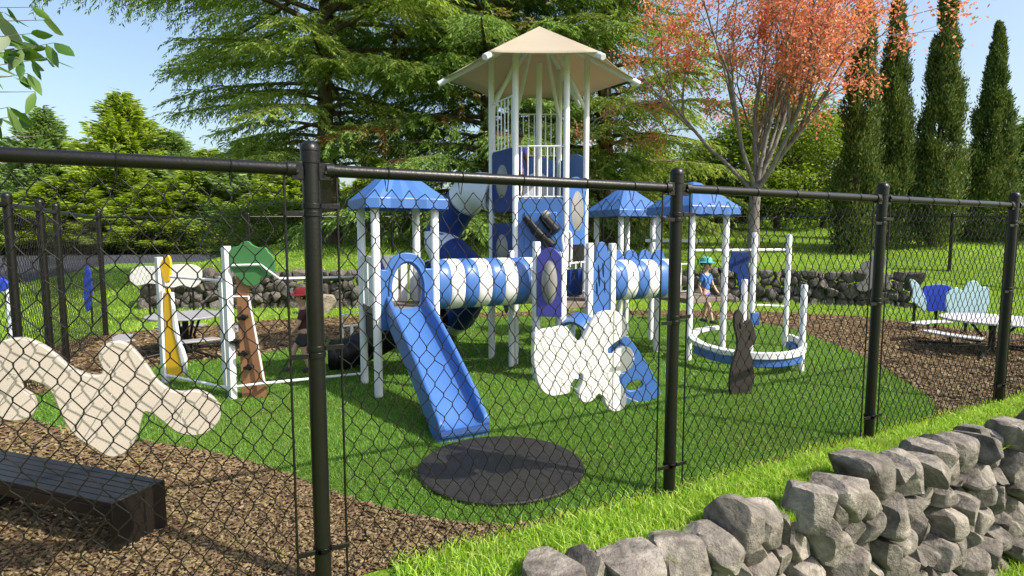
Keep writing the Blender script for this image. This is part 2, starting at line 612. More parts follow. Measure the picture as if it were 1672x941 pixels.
def cards(P, D, S, L, W, cup=0.0):
    """leaf diamonds: P base points, D directions, S side vectors, L lengths, W half-widths -> verts, quads"""
    n = len(P)
    L = np.asarray(L).reshape(-1, 1)
    W = np.asarray(W).reshape(-1, 1)
    v = np.empty((n, 4, 3))
    v[:, 0] = P
    v[:, 1] = P + D * L * 0.45 + S * W
    v[:, 2] = P + D * L
    v[:, 3] = P + D * L * 0.45 - S * W
    f = np.arange(n * 4).reshape(n, 4)
    return v.reshape(-1, 3), f


def unit(v):
    return v / np.maximum(np.linalg.norm(v, axis=-1, keepdims=True), 1e-9)


def rand_unit(n):
    return unit(RS.normal(size=(n, 3)))


# ------------------------------------------------------------------ ground, turf, mulch, road
def build_ground():
    tt = np.concatenate([-np.geomspace(160, 9, 14), np.arange(-8.6, 22, 0.4), np.geomspace(22.5, 220, 16)])
    ss = np.concatenate([[-0.5, -0.3, -0.1], np.arange(0.3, 26, 0.33), np.geomspace(27, 420, 18)])
    T, S = np.meshgrid(tt, ss)
    X = O2[0] + T * U2[0] + S * N2[0]
    Y = O2[1] + T * U2[1] + S * N2[1]
    Z = terrain(X, Y)
    Z = Z + 0.012 * np.sin(X * 9) * np.sin(Y * 8) * (S < 0.0)
    v = np.stack([X, Y, Z], -1).reshape(-1, 3)
    nt, ns = len(tt), len(ss)
    i = np.arange(ns - 1)[:, None] * nt + np.arange(nt - 1)[None, :]
    f = np.stack([i, i + 1, i + nt + 1, i + nt], -1).reshape(-1, 4)
    # earth face down behind the stones
    base = len(v)
    low = v[:nt].copy()
    low[:, 2] = -1.0
    v = np.concatenate([v, low])
    j = np.arange(nt - 1)
    f2 = np.stack([base + j, base + j + 1, j + 1, j], -1)
    me = np_mesh('ground', v, [f, f2], True)
    tag(link('ground', me, 'lawn'), kind='structure')
    a = ts(-160, -0.46, -0.8)
    b = ts(220, -0.46, -0.8)
    c = ts(220, -160, -0.8)
    d = ts(-160, -160, -0.8)
    tag(MB().add([a, b, c, d], [(3, 2, 1, 0)]).build('lower_lawn', 'lawn'), kind='structure')


build_ground()

TURF = [(10, 664), (53, 688), (120, 705), (229, 722), (330, 738), (420, 760), (510, 792), (560, 812), (640, 836), (730, 854), (800, 860),
        (870, 855), (1000, 835), (1120, 802), (1250, 768), (1370, 735), (1450, 715), (1510, 690), (1528, 665), (1500, 638), (1450, 608), (1400, 580), (1340, 556), (1290, 538), (1200, 524),
        (1100, 518), (950, 516), (800, 519), (700, 526), (600, 546), (520, 562), (420, 580), (300, 594), (200, 610), (150, 624), (80, 642)]
TURF_W = [G(x, y) for x, y in TURF]
# keep inside the fence line
def clamp_in(p, smin=0.03):
    s = (p.x - O2[0]) * N2[0] + (p.y - O2[1]) * N2[1]
    return p if s > smin else Vector((p.x + N2[0] * (smin - s), p.y + N2[1] * (smin - s), p.z))


TURF_W = catmull([clamp_in(p) for p in TURF_W], 4)
MULCH_FAR = [(60, 575), (135, 552), (230, 541), (330, 534), (440, 523), (600, 516), (800, 511), (1000, 508), (1200, 508), (1310, 512), (1400, 517), (1500, 529), (1600, 541), (1700, 550), (1800, 556)]
MULCH_W = [ts(-5.5, 0.01), ts(7.6, 0.01)] + [G(x, y) for x, y in reversed(MULCH_FAR)] + [Vector((-5.9, 5.2, 0)), Vector((-5.4, 2.5, 0))]


def sheet(name, pts, z, m, subdiv=False):
    me = bpy.data.meshes.new(name)
    bm = bmesh.new()
    vs = [bm.verts.new((p.x, p.y, z)) for p in pts]
    f = bm.faces.new(vs)
    if f.normal.z < 0:
        f.normal_flip()
    bmesh.ops.triangulate(bm, faces=[f])
    bm.to_mesh(me)
    bm.free()
    return tag(link(name, me, m), kind='structure')


sheet('mulch_bed', MULCH_W, 0.004, 'mulch')
sheet('turf', TURF_W, 0.010, 'turf')
ROAD = [(-300, 560), (-100, 494), (0, 470), (60, 458), (119, 445), (180, 431), (300, 428), (420, 427), (420, 408), (-400, 410)]
sheet('road', [G(x, y) for x, y in ROAD], 0.006, 'asphalt')


def inside(poly, X, Y):
    px = np.array([p[0] for p in poly])
    py = np.array([p[1] for p in poly])
    c = np.zeros(len(X), bool)
    j = len(px) - 1
    for i in range(len(px)):
        cond = ((py[i] > Y) != (py[j] > Y))
        xx = (px[j] - px[i]) * (Y - py[i]) / (py[j] - py[i] + 1e-12) + px[i]
        c ^= cond & (X < xx)
        j = i
    return c


def in_view(X, Y, margin=60):
    Zc = Y * math.cos(PITCH) + CAMH * math.sin(PITCH)
    px = CX + X / np.maximum(Zc, 0.1) * F
    return (Y > 0.5) & (px > -margin) & (px < 1672 + margin)


def sample_poly(poly, n):
    px = [p[0] for p in poly]
    py = [p[1] for p in poly]
    X = RS.uniform(min(px), max(px), n)
    Y = RS.uniform(min(py), max(py), n)
    k = inside(poly, X, Y) & in_view(X, Y, 200)
    return X[k], Y[k]


def blades(P, h, w, lean, two=True):
    n = len(P)
    a = RS.uniform(0, 2 * np.pi, n)
    side = np.stack([np.cos(a), np.sin(a), np.zeros(n)], -1) * np.reshape(w, (-1, 1)) / 2
    b = RS.uniform(0, 2 * np.pi, n)
    ln = np.stack([np.cos(b), np.sin(b), np.zeros(n)], -1) * (np.abs(RS.normal(0, lean, n)) * h).reshape(-1, 1)
    up = np.zeros((n, 3))
    up[:, 2] = h
    if not two:
        v = np.stack([P - side, P + side, P + up + ln], 1).reshape(-1, 3)
        return v, [np.arange(n * 3).reshape(n, 3)]
    mid = P + up * 0.58 + ln * 0.3
    tip = P + up * 0.95 + ln * 1.1
    v = np.stack([P - side, P + side, mid + side * 0.75, mid - side * 0.75, tip], 1).reshape(-1, 3)
    i = np.arange(n)[:, None] * 5
    return v, [i + np.array([0, 1, 2, 3]), i + np.array([3, 2, 4])]


def build_grass():
    # rough grass between fence and stone wall
    n = 62000
    t = RS.uniform(-1.6, 8.5, n) ** 1.0
    s = RS.uniform(-0.55, 0.05, n)
    keep = RS.uniform(0, 1, n) < np.clip(1.5 - 0.12 * np.maximum(t, 0), 0.35, 1)
    t, s = t[keep], s[keep]
    edge = 0.05 * RS.normal(size=len(t))
    k = s + edge < 0.05
    t, s = t[k], s[k]
    P = np.stack([O2[0] + t * U2[0] + s * N2[0], O2[1] + t * U2[1] + s * N2[1], np.zeros(len(t))], -1)
    clump = 0.5 + 0.5 * np.sin(P[:, 0] * 11 + 2 * np.sin(P[:, 1] * 7)) * np.sin(P[:, 1] * 13)
    h = RS.uniform(0.025, 0.06, len(P)) * (0.75 + 0.5 * clump)
    v, f = blades(P, h, RS.uniform(0.0035, 0.0075, len(P)), 0.8)
    tag(link('verge_grass', np_mesh('verge_grass', v, f), 'blade'), 'bright green tufted grass strip between fence and boulder wall', 'grass', kind='stuff')
    # grass at the foot of the wall
    n = 16000
    t = RS.uniform(1.6, 6.5, n)
    s = -0.55 - RS.uniform(0, 1, n) ** 1.4 * 2.0
    P = np.stack([O2[0] + t * U2[0] + s * N2[0], O2[1] + t * U2[1] + s * N2[1], np.full(n, -0.8)], -1)
    v, f = blades(P, RS.uniform(0.04, 0.09, n), RS.uniform(0.004, 0.008, n), 0.7)
    tag(link('lower_grass', np_mesh('lower_grass', v, f), 'blade'), 'bright grass growing at the foot of the boulder wall', 'grass', kind='stuff')
    # artificial turf pile
    X, Y = sample_poly(TURF_W, 1500000)
    D = np.hypot(X, Y)
    dens = np.clip((3.2 / D) ** 2.1, 0, 1) * 0.55
    k = RS.uniform(0, 1, len(X)) < dens
    X, Y, D = X[k], Y[k], D[k]
    P = np.stack([X, Y, np.full(len(X), 0.010)], -1)
    h = RS.uniform(0.014, 0.034, len(X))
    v, f = blades(P, h, 0.0042 * np.clip(D / 3.4, 1, 2.6), 0.75, False)
    tag(link('turf_pile', np_mesh('turf_pile', v, f), 'turfblade'), 'short green artificial turf pile of the play area', 'grass', kind='stuff')
    # lawn beyond: coarse tufts on the bank and the strip in front of the walls
    n = 260000
    X = RS.uniform(-16, 17, n)
    Y = RS.uniform(6.0, 22, n)
    mul = inside(MULCH_W, X, Y)
    road = inside([G(a, b) for a, b in ROAD], X, Y)
    k = (~mul) & (~road) & in_view(X, Y, 60) & (RS.uniform(0, 1, n) < np.clip((9.0 / Y) ** 1.2, 0, 1))
    X, Y = X[k], Y[k]
    P = np.stack([X, Y, terrain(X, Y) - 0.004], -1)
    v, f = blades(P, RS.uniform(0.03, 0.075, len(X)), RS.uniform(0.009, 0.016, len(X)) * np.clip(Y / 10, .8, 1.8), 0.9, False)
    tag(link('lawn_grass', np_mesh('lawn_grass', v, f), 'blade'), 'mown lawn grass on the bank behind the playground', 'grass', kind='stuff')
    # wood chips
    X, Y = sample_poly(MULCH_W, 1600000)
    D = np.hypot(X, Y)
    k = (RS.uniform(0, 1, len(X)) < np.clip((2.6 / D) ** 2.0, 0, 1) * 0.62) & (~inside(TURF_W, X, Y) | (RS.uniform(0, 1, len(X)) < 0.010))
    X, Y, D = X[k], Y[k], D[k]
    n = len(X)
    a = RS.uniform(0, 2 * np.pi, n)
    el = RS.normal(0, 0.28, n)
    d = np.stack([np.cos(a) * np.cos(el), np.sin(a) * np.cos(el), np.sin(el)], -1)
    q = unit(np.cross(d, rand_unit(n) * 0.45 + np.array([0, 0, 1.0])))
    L = RS.uniform(0.012, 0.036, n) * np.clip(D / 3.0, 1, 2.2)
    W = RS.uniform(0.0048, 0.0105, n) * np.clip(D / 3.0, 1, 2.2)
    C = np.stack([X, Y, 0.006 + RS.uniform(0.0, 0.016, n)], -1)
    nn = np.cross(q, d)
    nn *= np.sign(nn[:, 2:3])
    L = L.reshape(-1, 1) / 2
    W = W.reshape(-1, 1)
    top = nn * 0.004
    v = np.stack([C - d * L - q * W * .6, C - d * L * .9 + q * W * .7, C + d * L + q * W * .5, C + d * L * .85 - q * W * .8, C - d * L * .7 + top, C + d * L * .7 + top], 1).reshape(-1, 3)
    i = np.arange(n)[:, None] * 6
    f = [i + np.array([0, 3, 5, 4]), i + np.array([2, 1, 4, 5]), ]
    f3 = [i + np.array([1, 0, 4]), i + np.array([3, 2, 5])]
    tag(link('mulch_chips', np_mesh('mulch_chips', v, f + f3), 'chip'), 'loose brown and tan wood chips covering the bed', 'mulch', kind='stuff')


build_grass()


# ------------------------------------------------------------------ stones
def clip_poly(poly, nx, ny, c):
    out = []
    m = len(poly)
    for i in range(m):
        a, b = poly[i], poly[(i + 1) % m]
        da, db = a[0] * nx + a[1] * ny - c, b[0] * nx + b[1] * ny - c
        if da <= 0:
            out.append(a)
        if (da < 0) != (db < 0):
            t = da / (da - db)
            out.append((a[0] + (b[0] - a[0]) * t, a[1] + (b[1] - a[1]) * t))
    return out


_ico = {}


def ico(level):
    if level not in _ico:
        bm = bmesh.new()
        bmesh.ops.create_icosphere(bm, subdivisions=level, radius=1)
        bm.verts.ensure_lookup_table()
        v = np.array([tuple(x.co) for x in bm.verts])
        f = np.array([[x.index for x in fc.verts] for fc in bm.faces])
        bm.free()
        _ico[level] = (v, f)
    return _ico[level]


def stone_verts(poly, depth, level, rough=0.03):
    """stone filling an outline (2-D, centred) in the face plane (x,z), depth along y; returns verts"""
    v, f = ico(level)
    poly = np.array(poly)
    ang = np.arctan2(v[:, 2], v[:, 0])
    # radius of outline along ang (convex, star-shaped)
    m = len(poly)
    rad = np.full(len(v), 9.0)
    dx, dz = np.cos(ang), np.sin(ang)
    for i in range(m):
        a, b = poly[i], poly[(i + 1) % m]
        e = b - a
        nx, nz = e[1], -e[0]
        c = a[0] * nx + a[1] * nz
        den = dx * nx + dz * nz
        t = np.where(np.abs(den) > 1e-9, c / np.where(np.abs(den) > 1e-9, den, 1), 9)
        rad = np.where((t > 0) & (t < rad), t, rad)
    hyp = np.hypot(v[:, 0], v[:, 2])
    e = RS.uniform(0.30, 0.55)
    rr = hyp ** e
    p = np.stack([dx * rad * rr, np.sign(v[:, 1]) * np.abs(v[:, 1]) ** 0.6 * depth / 2, dz * rad * rr], -1)
    size = float(np.mean(np.abs(poly)))
    # chiselled facets
    for _ in range(RS.randint(6, 11)):
        n = rand_unit(1)[0]
        d = p @ n
        lim = d.max() * RS.uniform(0.66, 0.88)
        over = np.maximum(d - lim, 0)
        p = p - n[None, :] * (over * 1.0)[:, None]
    ph = RS.uniform(0, 9, 6)
    nz = np.zeros(len(p))
    for k, fr in enumerate((10, 19, 33, 55)):
        nz += np.sin(p[:, 0] * fr / 1.0 + ph[k] + 1.7 * np.sin(p[:, 2] * fr * .8 + ph[k - 1])) * np.sin(p[:, 2] * fr + ph[k] * 2 + p[:, 1] * fr * 1.2) / (1 + k * 1.3)
    p = p + unit(p) * (nz * rough * size)[:, None]
    return p, f


def stone_wall(name, label, cat, org, ax, nrm, t0, t1, z0, z1, spacing, depth, level, m, jitter_top=0.1, lean=0.0, aspect=1.15, zoff=None):
    """dry stones packed on a face: ax along the wall, nrm away from the bank (towards the viewer)"""
    root = thing(name, label, cat, (org[0] + ax[0] * (t0 + t1) / 2, org[1] + ax[1] * (t0 + t1) / 2, z0))
    dx, dz = spacing * aspect, spacing / aspect
    seeds = []
    nrow = max(1, int(round((z1 - z0) / dz)))
    ncol = int(round((t1 - t0) / dx))
    for r in range(nrow):
        for c in range(ncol):
            x = t0 + (c + 0.5 + 0.5 * (r % 2) + RS.uniform(-0.42, 0.42)) * (t1 - t0) / ncol
            z = z0 + (r + 0.5 + RS.uniform(-0.42, 0.42)) * (z1 - z0) / nrow
            seeds.append((x, z))
    S = np.array(seeds)
    wt = RS.uniform(-1, 1, len(S)) * spacing * spacing * 0.34
    made = []
    for i, (x, z) in enumerate(S):
        top = z1 + RS.uniform(-0.3, 1.0) * jitter_top
        poly = [(-spacing * 1.05, z0 - z - 0.03), (spacing * 1.05, z0 - z - 0.03), (spacing * 1.05, top - z), (-spacing * 1.05, top - z)]
        for j, (x2, z2) in enumerate(S):
            if j != i and abs(x2 - x) < spacing * 3 and abs(z2 - z) < spacing * 3:
                nx, nz = x2 - x, z2 - z
                c = (nx * nx + nz * nz + wt[i] - wt[j]) / 2
                poly = clip_poly(poly, nx, nz, c * 1.0)
                if len(poly) < 3:
                    break
        if len(poly) < 3:
            continue
        pa = np.array(poly)
        # order counter-clockwise and centre
        cen = (pa.max(0) + pa.min(0)) / 2 * 0.6 + pa.mean(0) * 0.4
        pa = pa - cen
        p, f = stone_verts(pa, depth * RS.uniform(0.75, 1.15), level)
        rx, rz = RS.normal(0, 0.06), RS.normal(0, 0.06)
        p = p @ np.array([[1, -rz, 0], [rz, 1, -rx], [0, rx, 1]])
        zc = z + cen[1]
        out = RS.uniform(-0.05, 0.07) * depth / 0.3 - lean * (zc - z0)
        W = np.empty_like(p)
        off = zoff(x) if zoff else 0.0
        W[:, 0] = org[0] + ax[0] * (x + cen[0] + p[:, 0]) + nrm[0] * (out + p[:, 1])
        W[:, 1] = org[1] + ax[1] * (x + cen[0] + p[:, 0]) + nrm[1] * (out + p[:, 1])
        W[:, 2] = zc + p[:, 2] + off
        ctr = W.mean(0)
        zc_ = ctr[1] * math.cos(PITCH) + (CAMH - ctr[2]) * math.sin(PITCH)
        yc_ = (ctr[2] - CAMH) * math.cos(PITCH) + ctr[1] * math.sin(PITCH)
        sx_, sy_ = CX + ctr[0] / zc_ * F, CY - yc_ / zc_ * F
        vis = -60 < sx_ < 1732 and sy_ < 990
        made.append(((0 if vis else 1, -float(np.ptp(pa[:, 0]) * np.ptp(pa[:, 1])) / zc_ ** 2), W, f, ctr))
    made.sort(key=lambda q: q[0])
    for key, W, f, ctr in made[:100]:
        me = np_mesh('stone', W - ctr, [f], True)
        me.set_sharp_from_angle(angle=R(30))
        o = link('stone', me, m, root, world=False)
        o.location = Vector(ctr) - Vector(root.location)
    rest = made[100:]
    if rest:
        vv, ff, k = [], [], 0
        for key, W, f, ctr in rest:
            vv.append(W)
            ff.append(f + k)
            k += len(W)
        me = np_mesh('rubble', np.concatenate(vv), [np.concatenate(ff)], True)
        me.set_sharp_from_angle(angle=R(30))
        tag(link('rubble', me, m, root), kind='stuff')
    return root


stone_wall('boulder_wall', 'dry wall of chunky grey boulders below the grass strip in the foreground', 'stone wall',
           ts(0, -0.545), U2, -N2, -1.15, 5.2, -0.86, 0.08, 0.158, 0.30, 5, 'rock', 0.14, 0.09, 1.0)
a0, a1 = np.array([-7.3, 11.35]), np.array([-2.4, 11.65])
d0 = (a1 - a0) / np.linalg.norm(a1 - a0)
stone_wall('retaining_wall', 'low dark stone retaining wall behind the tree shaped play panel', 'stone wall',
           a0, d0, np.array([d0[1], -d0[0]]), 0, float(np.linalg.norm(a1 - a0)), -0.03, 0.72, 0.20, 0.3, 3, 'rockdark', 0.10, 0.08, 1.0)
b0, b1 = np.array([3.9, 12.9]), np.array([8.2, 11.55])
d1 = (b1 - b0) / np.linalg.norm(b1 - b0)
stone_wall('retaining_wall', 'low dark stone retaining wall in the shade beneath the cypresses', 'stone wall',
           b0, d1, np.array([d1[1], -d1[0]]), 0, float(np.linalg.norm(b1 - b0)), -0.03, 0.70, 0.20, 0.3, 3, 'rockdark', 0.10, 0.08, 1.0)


# ------------------------------------------------------------------ fences
def chainlink(name, a, b, z0, z1, parent, p=0.0365, h=0.112, r=0.0022, n=4, jit=0.0036, z0b=None, z1b=None):
    """woven wire between two ground points a, b (2-D)"""
    a, b = np.array(a, float), np.array(b, float)
    L = np.linalg.norm(b - a)
    d = (b - a) / L
    q = np.array([-d[1], d[0]])
    nc = max(2, int(round(L / p)))
    p = L / nc
    z0b = z0 if z0b is None else z0b
    z1b = z1 if z1b is None else z1b
    nr = int(round((z1 - z0) / (h / 2)))
    jx = RS.normal(0, jit, (nc + 2, nr + 1))
    jz = RS.normal(0, jit * 1.2, (nc + 2, nr + 1))
    sway = np.cumsum(RS.normal(0, jit * 0.25, (nr + 1,)))
    wires = np.arange(nc)
    pts = []
    for k in range(nr + 1):
        right = (k + wires) % 2 == 1
        col = np.where(right, wires + 1, wires)
        x = col * p + np.where(right, r * 0.9, -r * 0.9) + jx[col, k] + sway[k]
        fr = k / nr
        zt = z1 + (z1b - z1) * (col * p / L)
        zb = z0 + (z0b - z0) * (col * p / L)
        z = zt + (zb - zt) * fr + jz[col, k]
        pts.append((x, z, right))
    seq = []
    for k in range(nr + 1):
        x, z, right = pts[k]
        # small vertical run through the knot: the wire passes from front to back
        dep = np.where(right, 1.0, -1.0) * r * 1.15
        g = h * 0.055
        if k > 0:
            seq.append((x - np.where(right, 1, -1) * p * 0.03, z + g, -dep if False else dep * (1 if k % 2 else -1)))
        if k < nr:
            seq.append((x - np.where(right, 1, -1) * p * 0.03, z - g, -dep * (1 if k % 2 else -1)))
    P = np.empty((nc, len(seq), 3))
    for m_, (x, z, y) in enumerate(seq):
        P[:, m_, 0] = a[0] + d[0] * x + q[0] * y
        P[:, m_, 1] = a[1] + d[1] * x + q[1] * y
        P[:, m_, 2] = z
    T = np.gradient(P, axis=1)
    T = unit(T)
    A = np.broadcast_to(np.array([q[0], q[1], 0]), T.shape)
    A = unit(A - T * np.sum(A * T, -1, keepdims=True))
    B = np.cross(T, A)
    ang = 2 * np.pi * (np.arange(n) + 0.5) / n
    V = P[:, :, None, :] + r * (A[:, :, None, :] * np.cos(ang)[None, None, :, None] + B[:, :, None, :] * np.sin(ang)[None, None, :, None])
    m_ = P.shape[1]
    idx = np.arange(nc * m_ * n).reshape(nc, m_, n)
    f = np.stack([idx[:, :-1], np.roll(idx[:, :-1], -1, 2), np.roll(idx[:, 1:], -1, 2), idx[:, 1:]], -1).reshape(-1, 4)
    me = np_mesh(name, V.reshape(-1, 3), [f], True)
    return link(name, me, 'wire', parent)


def fence_post(parent, c, zb, zt, r=0.033, fittings=None, bands=(0.45, 1.0, 1.45), detail=True):
    """round post with domed cap, brace bands reaching the tension bars on both sides"""
    c = Vector((c[0], c[1], 0))
    o = MB().lathe([(r, zb), (r, zt - 0.075)], c, 20).build('post', 'black', parent)
    cr = r + 0.004
    MB().lathe([(cr, zt - 0.085), (cr, zt - 0.04), (cr * 1.05, zt - 0.038), (cr * 1.05, zt - 0.03), (cr * 0.95, zt - 0.018), (cr * 0.7, zt - 0.005), (cr * 0.35, zt), (0.002, zt + 0.001)], c, 20).build('post_cap', 'black', o)
    return o


ZR = 1.715
Z3 = Vector((0, 0, 1))
fence = thing('chain_link_fence', 'black chain link fence with round capped posts along the near grass edge', 'fence', ts(0, 0, 0))
PT = [-5.67, -3.78, -1.89, 0.0, 1.89, 3.78, 5.67]
for i, t in enumerate(PT):
    if t < -4:
        continue
    post = fence_post(fence, ts(t, 0), -0.12, 1.825, 0.033)
    c = ts(t, 0)
    for sgn in (-1, 1):
        # rail end cup and clamp
        m = MB()
        m.tube([c + U3 * sgn * 0.055 + Vector((0, 0, ZR)), c + U3 * sgn * 0.088 + Vector((0, 0, ZR))], 0.031, 14)
        m.obox(c + U3 * sgn * 0.05 + N3 * -0.012 + Vector((0, 0, ZR - 0.006)), U3 * 0.022, N3 * 0.006, Vector((0, 0, 0.034)))
        m.tube([c + U3 * sgn * 0.052 - N3 * 0.016 + Vector((0, 0, ZR - 0.012)), c + U3 * sgn * 0.052 - N3 * 0.030 + Vector((0, 0, ZR - 0.012))], 0.007, 6)
        m.build('rail_end_clamp', 'black', post, 0.002)
        # tension bar
        tb = c + U3 * sgn * 0.098
        MB().tube([tb + Vector((0, 0, 0.02)), tb + Vector((0, 0, 1.69))], 0.0048, 6).build('tension_bar', 'black', post)
        # brace bands
        for zb in (1.545 if sgn < 0 else 1.575, 0.985 if sgn < 0 else 1.012, 0.17):
            mb = MB()
            arc = []
            for k in range(17):
                a = 2 * math.pi * k / 16
                arc.append((math.cos(a), math.sin(a)))
            for dz in (0,):
                mb.lathe([(0.0345, zb - 0.011), (0.0375, zb - 0.010), (0.0375, zb + 0.010), (0.0345, zb + 0.011)], c, 18)
            mb.obox(c + U3 * sgn * 0.068 - N3 * 0.022 + Vector((0, 0, zb)), U3 * 0.036, N3 * 0.0035, Vector((0, 0, 0.010)))
            mb.build('brace_band', 'black', post, 0.001)
for i in range(len(PT) - 1):
    ta, tb = PT[i], PT[i + 1]
    if tb < -3:
        continue
    A, B = ts(ta, 0), ts(tb, 0)
    MB().tube([A + U3 * 0.06 + Vector((0, 0, ZR)), B - U3 * 0.06 + Vector((0, 0, ZR))], 0.0245, 16).build('top_rail', 'black', fence)
    for k in range(5):
        c = A + (B - A) * ((k + 0.9 + RS.uniform(-0.05, 0.05)) / 5.8)
        lp = [c + Z3 * ZR + (N3 * math.cos(a) + Z3 * math.sin(a)) * 0.0275 + U3 * 0.006 * math.sin(a * 0.5) for a in [R(-60 + 30 * q) for q in range(11)]]
        lp = [c + Z3 * 1.645 + N3 * 0.004] + lp + [c + Z3 * 1.64 - N3 * 0.006]
        MB().tube(lp, 0.0022, 5).build('wire_tie', 'wire', fence)
    a2, b2 = ts(ta + 0.1, 0), ts(tb - 0.1, 0)
    chainlink('wire_mesh', (a2.x, a2.y), (b2.x, b2.y), 0.015, 1.655, fence, n=6 if i < 4 else 4)

side = thing('chain_link_fence', 'black chain link fence running back along the left side by the road', 'fence', (-4.6, 5.6, 0))
SP = [(-3.9, 2.9), (-4.22, 4.80), (-4.66, 5.66), (-5.05, 6.35), (-5.92, 8.2)]
for k, (x, y) in enumerate(SP):
    fence_post(side, (x, y), -0.1, 1.82, 0.034)
    if k:
        xa, ya = SP[k - 1]
        MB().tube([(xa, ya, ZR), (x, y, ZR)], 0.023, 8).build('top_rail', 'black', side)
        chainlink('wire_mesh', (xa, ya), (x, y), 0.02, 1.66, side, n=3, r=0.0026)

back = thing('chain_link_fence', 'black chain link fence crossing the lawn behind the playground', 'fence', (0, 14, 0.9))
BPX = [(405, 12.8), (640, 14.6), (740, 15.0), (985, 15.4), (1238, 15.2), (1390, 14.4), (1556, 13.2), (1720, 12.0), (1900, 11.0)]
BP = [(-5.92, 8.2, 0.0, 1.72)]
for px, Y in BPX:
    p = PY(px, 354, Y)
    BP.append((p.x, p.y, tz(p.x, p.y), p.z))
for k, (x, y, zb, zt) in enumerate(BP):
    if k:
        fence_post(back, (x, y), zb - 0.1, zt + 0.09, 0.036)
        xa, ya, za, zta = BP[k - 1]
        MB().tube([(xa, ya, zta), (x, y, zt)], 0.016, 8).build('top_rail', 'black', back)
        h = min(zta - max(za, 0), zt - zb)
        chainlink('wire_mesh', (xa, ya), (x, y), max(za, 0.0), zta - 0.03, back, n=3, r=0.0018, p=0.055, h=0.15, z0b=zb, z1b=zt - 0.03)


# ------------------------------------------------------------------ play structure
PS = thing('play_structure', 'blue and white playground climbing structure with canopy tower, tunnels and slides', 'playground', (0.3, 6.4, 0))
Z = Vector((0, 0, 1))


def round_post(x, y, zt, r=0.036, zb=-0.05, m='white', name='post'):
    return MB().lathe([(r, zb), (r, zt - 0.012), (r * 0.9, zt - 0.003), (r * 0.5, zt)], (x, y, 0), 16).build(name, m, PS)


def pyramid_roof(cx, cy, half, z, apex, scallop=False):
    """square roof, sides along U and N, with a skirt and raised ribs"""
    m = MB()
    n = 7
    prof = [(1.0, z), (1.0, z + 0.082), (0.985, z + 0.092), (0.62, z + 0.092 + (apex - z - 0.092) * 0.42), (0.30, z + 0.092 + (apex - z - 0.092) * 0.80), (0.16, apex - 0.012), (0.05, apex)]
    rings = []
    for lv, (f, zz) in enumerate(prof):
        ring = []
        for sd in range(4):
            for k in range(n):
                u = -1 + 2 * k / n
                off = 0.020 if (k % 2 == 1) else 0.0
                rr = half * f
                ex = 1.0 + off / max(rr, .1) * (1 if lv < 5 else 0)
                a, b = [(u, -1), (1, u), (-u, 1), (-1, -u)][sd]
                if k not in (0,):
                    a, b = (a * (ex if abs(a) == 1 else 1), b * (ex if abs(b) == 1 else 1))
                zo = zz
                if scallop and lv == 0:
                    zo = zz - (0.012 if k % 2 else 0)
                ring.append(Vector((cx, cy, 0)) + U3 * (a * rr) + N3 * (b * rr) + Z * zo)
        rings.append(ring)
    N_ = 4 * n
    vs = [v for r_ in rings for v in r_]
    fs = []
    for i in range(len(rings) - 1):
        for k in range(N_):
            fs.append((i * N_ + k, i * N_ + (k + 1) % N_, (i + 1) * N_ + (k + 1) % N_, (i + 1) * N_ + k))
    fs.append(tuple((len(rings) - 1) * N_ + k for k in range(N_)))
    # underside, a little up inside the skirt
    o = len(vs)
    inner = [Vector((cx, cy, 0)) + (v - Vector((cx, cy, v.z))) * 0.97 + Z * z for v in [Vector((q.x, q.y, 0)) for q in rings[0]]]
    inner2 = [Vector((cx, cy, 0)) + (v - Vector((cx, cy, v.z))) * 0.97 + Z * (z + 0.07) for v in [Vector((q.x, q.y, 0)) for q in rings[0]]]
    vs += inner + inner2
    for k in range(N_):
        k2 = (k + 1) % N_
        fs.append((k, o + k, o + k2, k2))
        fs.append((o + k, o + N_ + k, o + N_ + k2, o + k2))
    fs.append(tuple(o + N_ + k for k in range(N_ - 1, -1, -1)))
    return m.add(vs, fs).build('roof', 'blue', PS, 0.002, 9)


def square_tower(cx, cy, half, zt):
    out = {}
    for a in (-1, 1):
        for b in (-1, 1):
            p = Vector((cx, cy, 0)) + U3 * a * half + N3 * b * half
            round_post(p.x, p.y, zt, 0.038)
            out[(a, b)] = p
    return out


def slat_rail(a, b, z0, z1, n, m='white', r=0.0075, name='railing', frame=True):
    """railing with upright bars between two ground points"""
    a, b = Vector((a[0], a[1], 0)), Vector((b[0], b[1], 0))
    mb = MB()
    if frame:
        mb.tube([a + Z * z1, b + Z * z1], r * 1.3, 8)
        mb.tube([a + Z * z0, b + Z * z0], r * 1.3, 8)
    for k in range(n):
        p = a + (b - a) * ((k + 0.5) / n)
        mb.tube([p + Z * z0, p + Z * z1], r, 8)
    return mb.build(name, m, PS)


def board(name, a, b, z0, z1, m, holes=(), thick=0.03, topf=None, parent=None, shape=None):
    """board standing between ground points a, b; holes: list of (u, v, ru, rv) in 0..1"""
    a, b = Vector((a[0], a[1], 0)), Vector((b[0], b[1], 0))

    def q(u, v):
        return a + (b - a) * u + Z * (z0 + (z1 - z0) * v)
    if shape:
        outer = [q(u, v) for u, v in shape]
        outer = catmull(outer, 4)
    elif topf:
        outer = [q(0, 0), q(1, 0)] + [q(1 - k / 14, topf(1 - k / 14)) for k in range(15)]
    else:
        e = 0.05
        outer = [q(0, e), q(e, 0), q(1 - e, 0), q(1, e), q(1, 1 - e), q(1 - e, 1), q(e, 1), q(0, 1 - e)]
    loops = [outer]
    for (u, v, ru, rv) in holes:
        loops.append([q(u + ru * math.cos(2 * math.pi * k / 28), v + rv * math.sin(2 * math.pi * k / 28)) for k in range(28)])
    me = panel_mesh(name, loops, a, b - a, thick)
    return link(name, me, m, parent or PS)


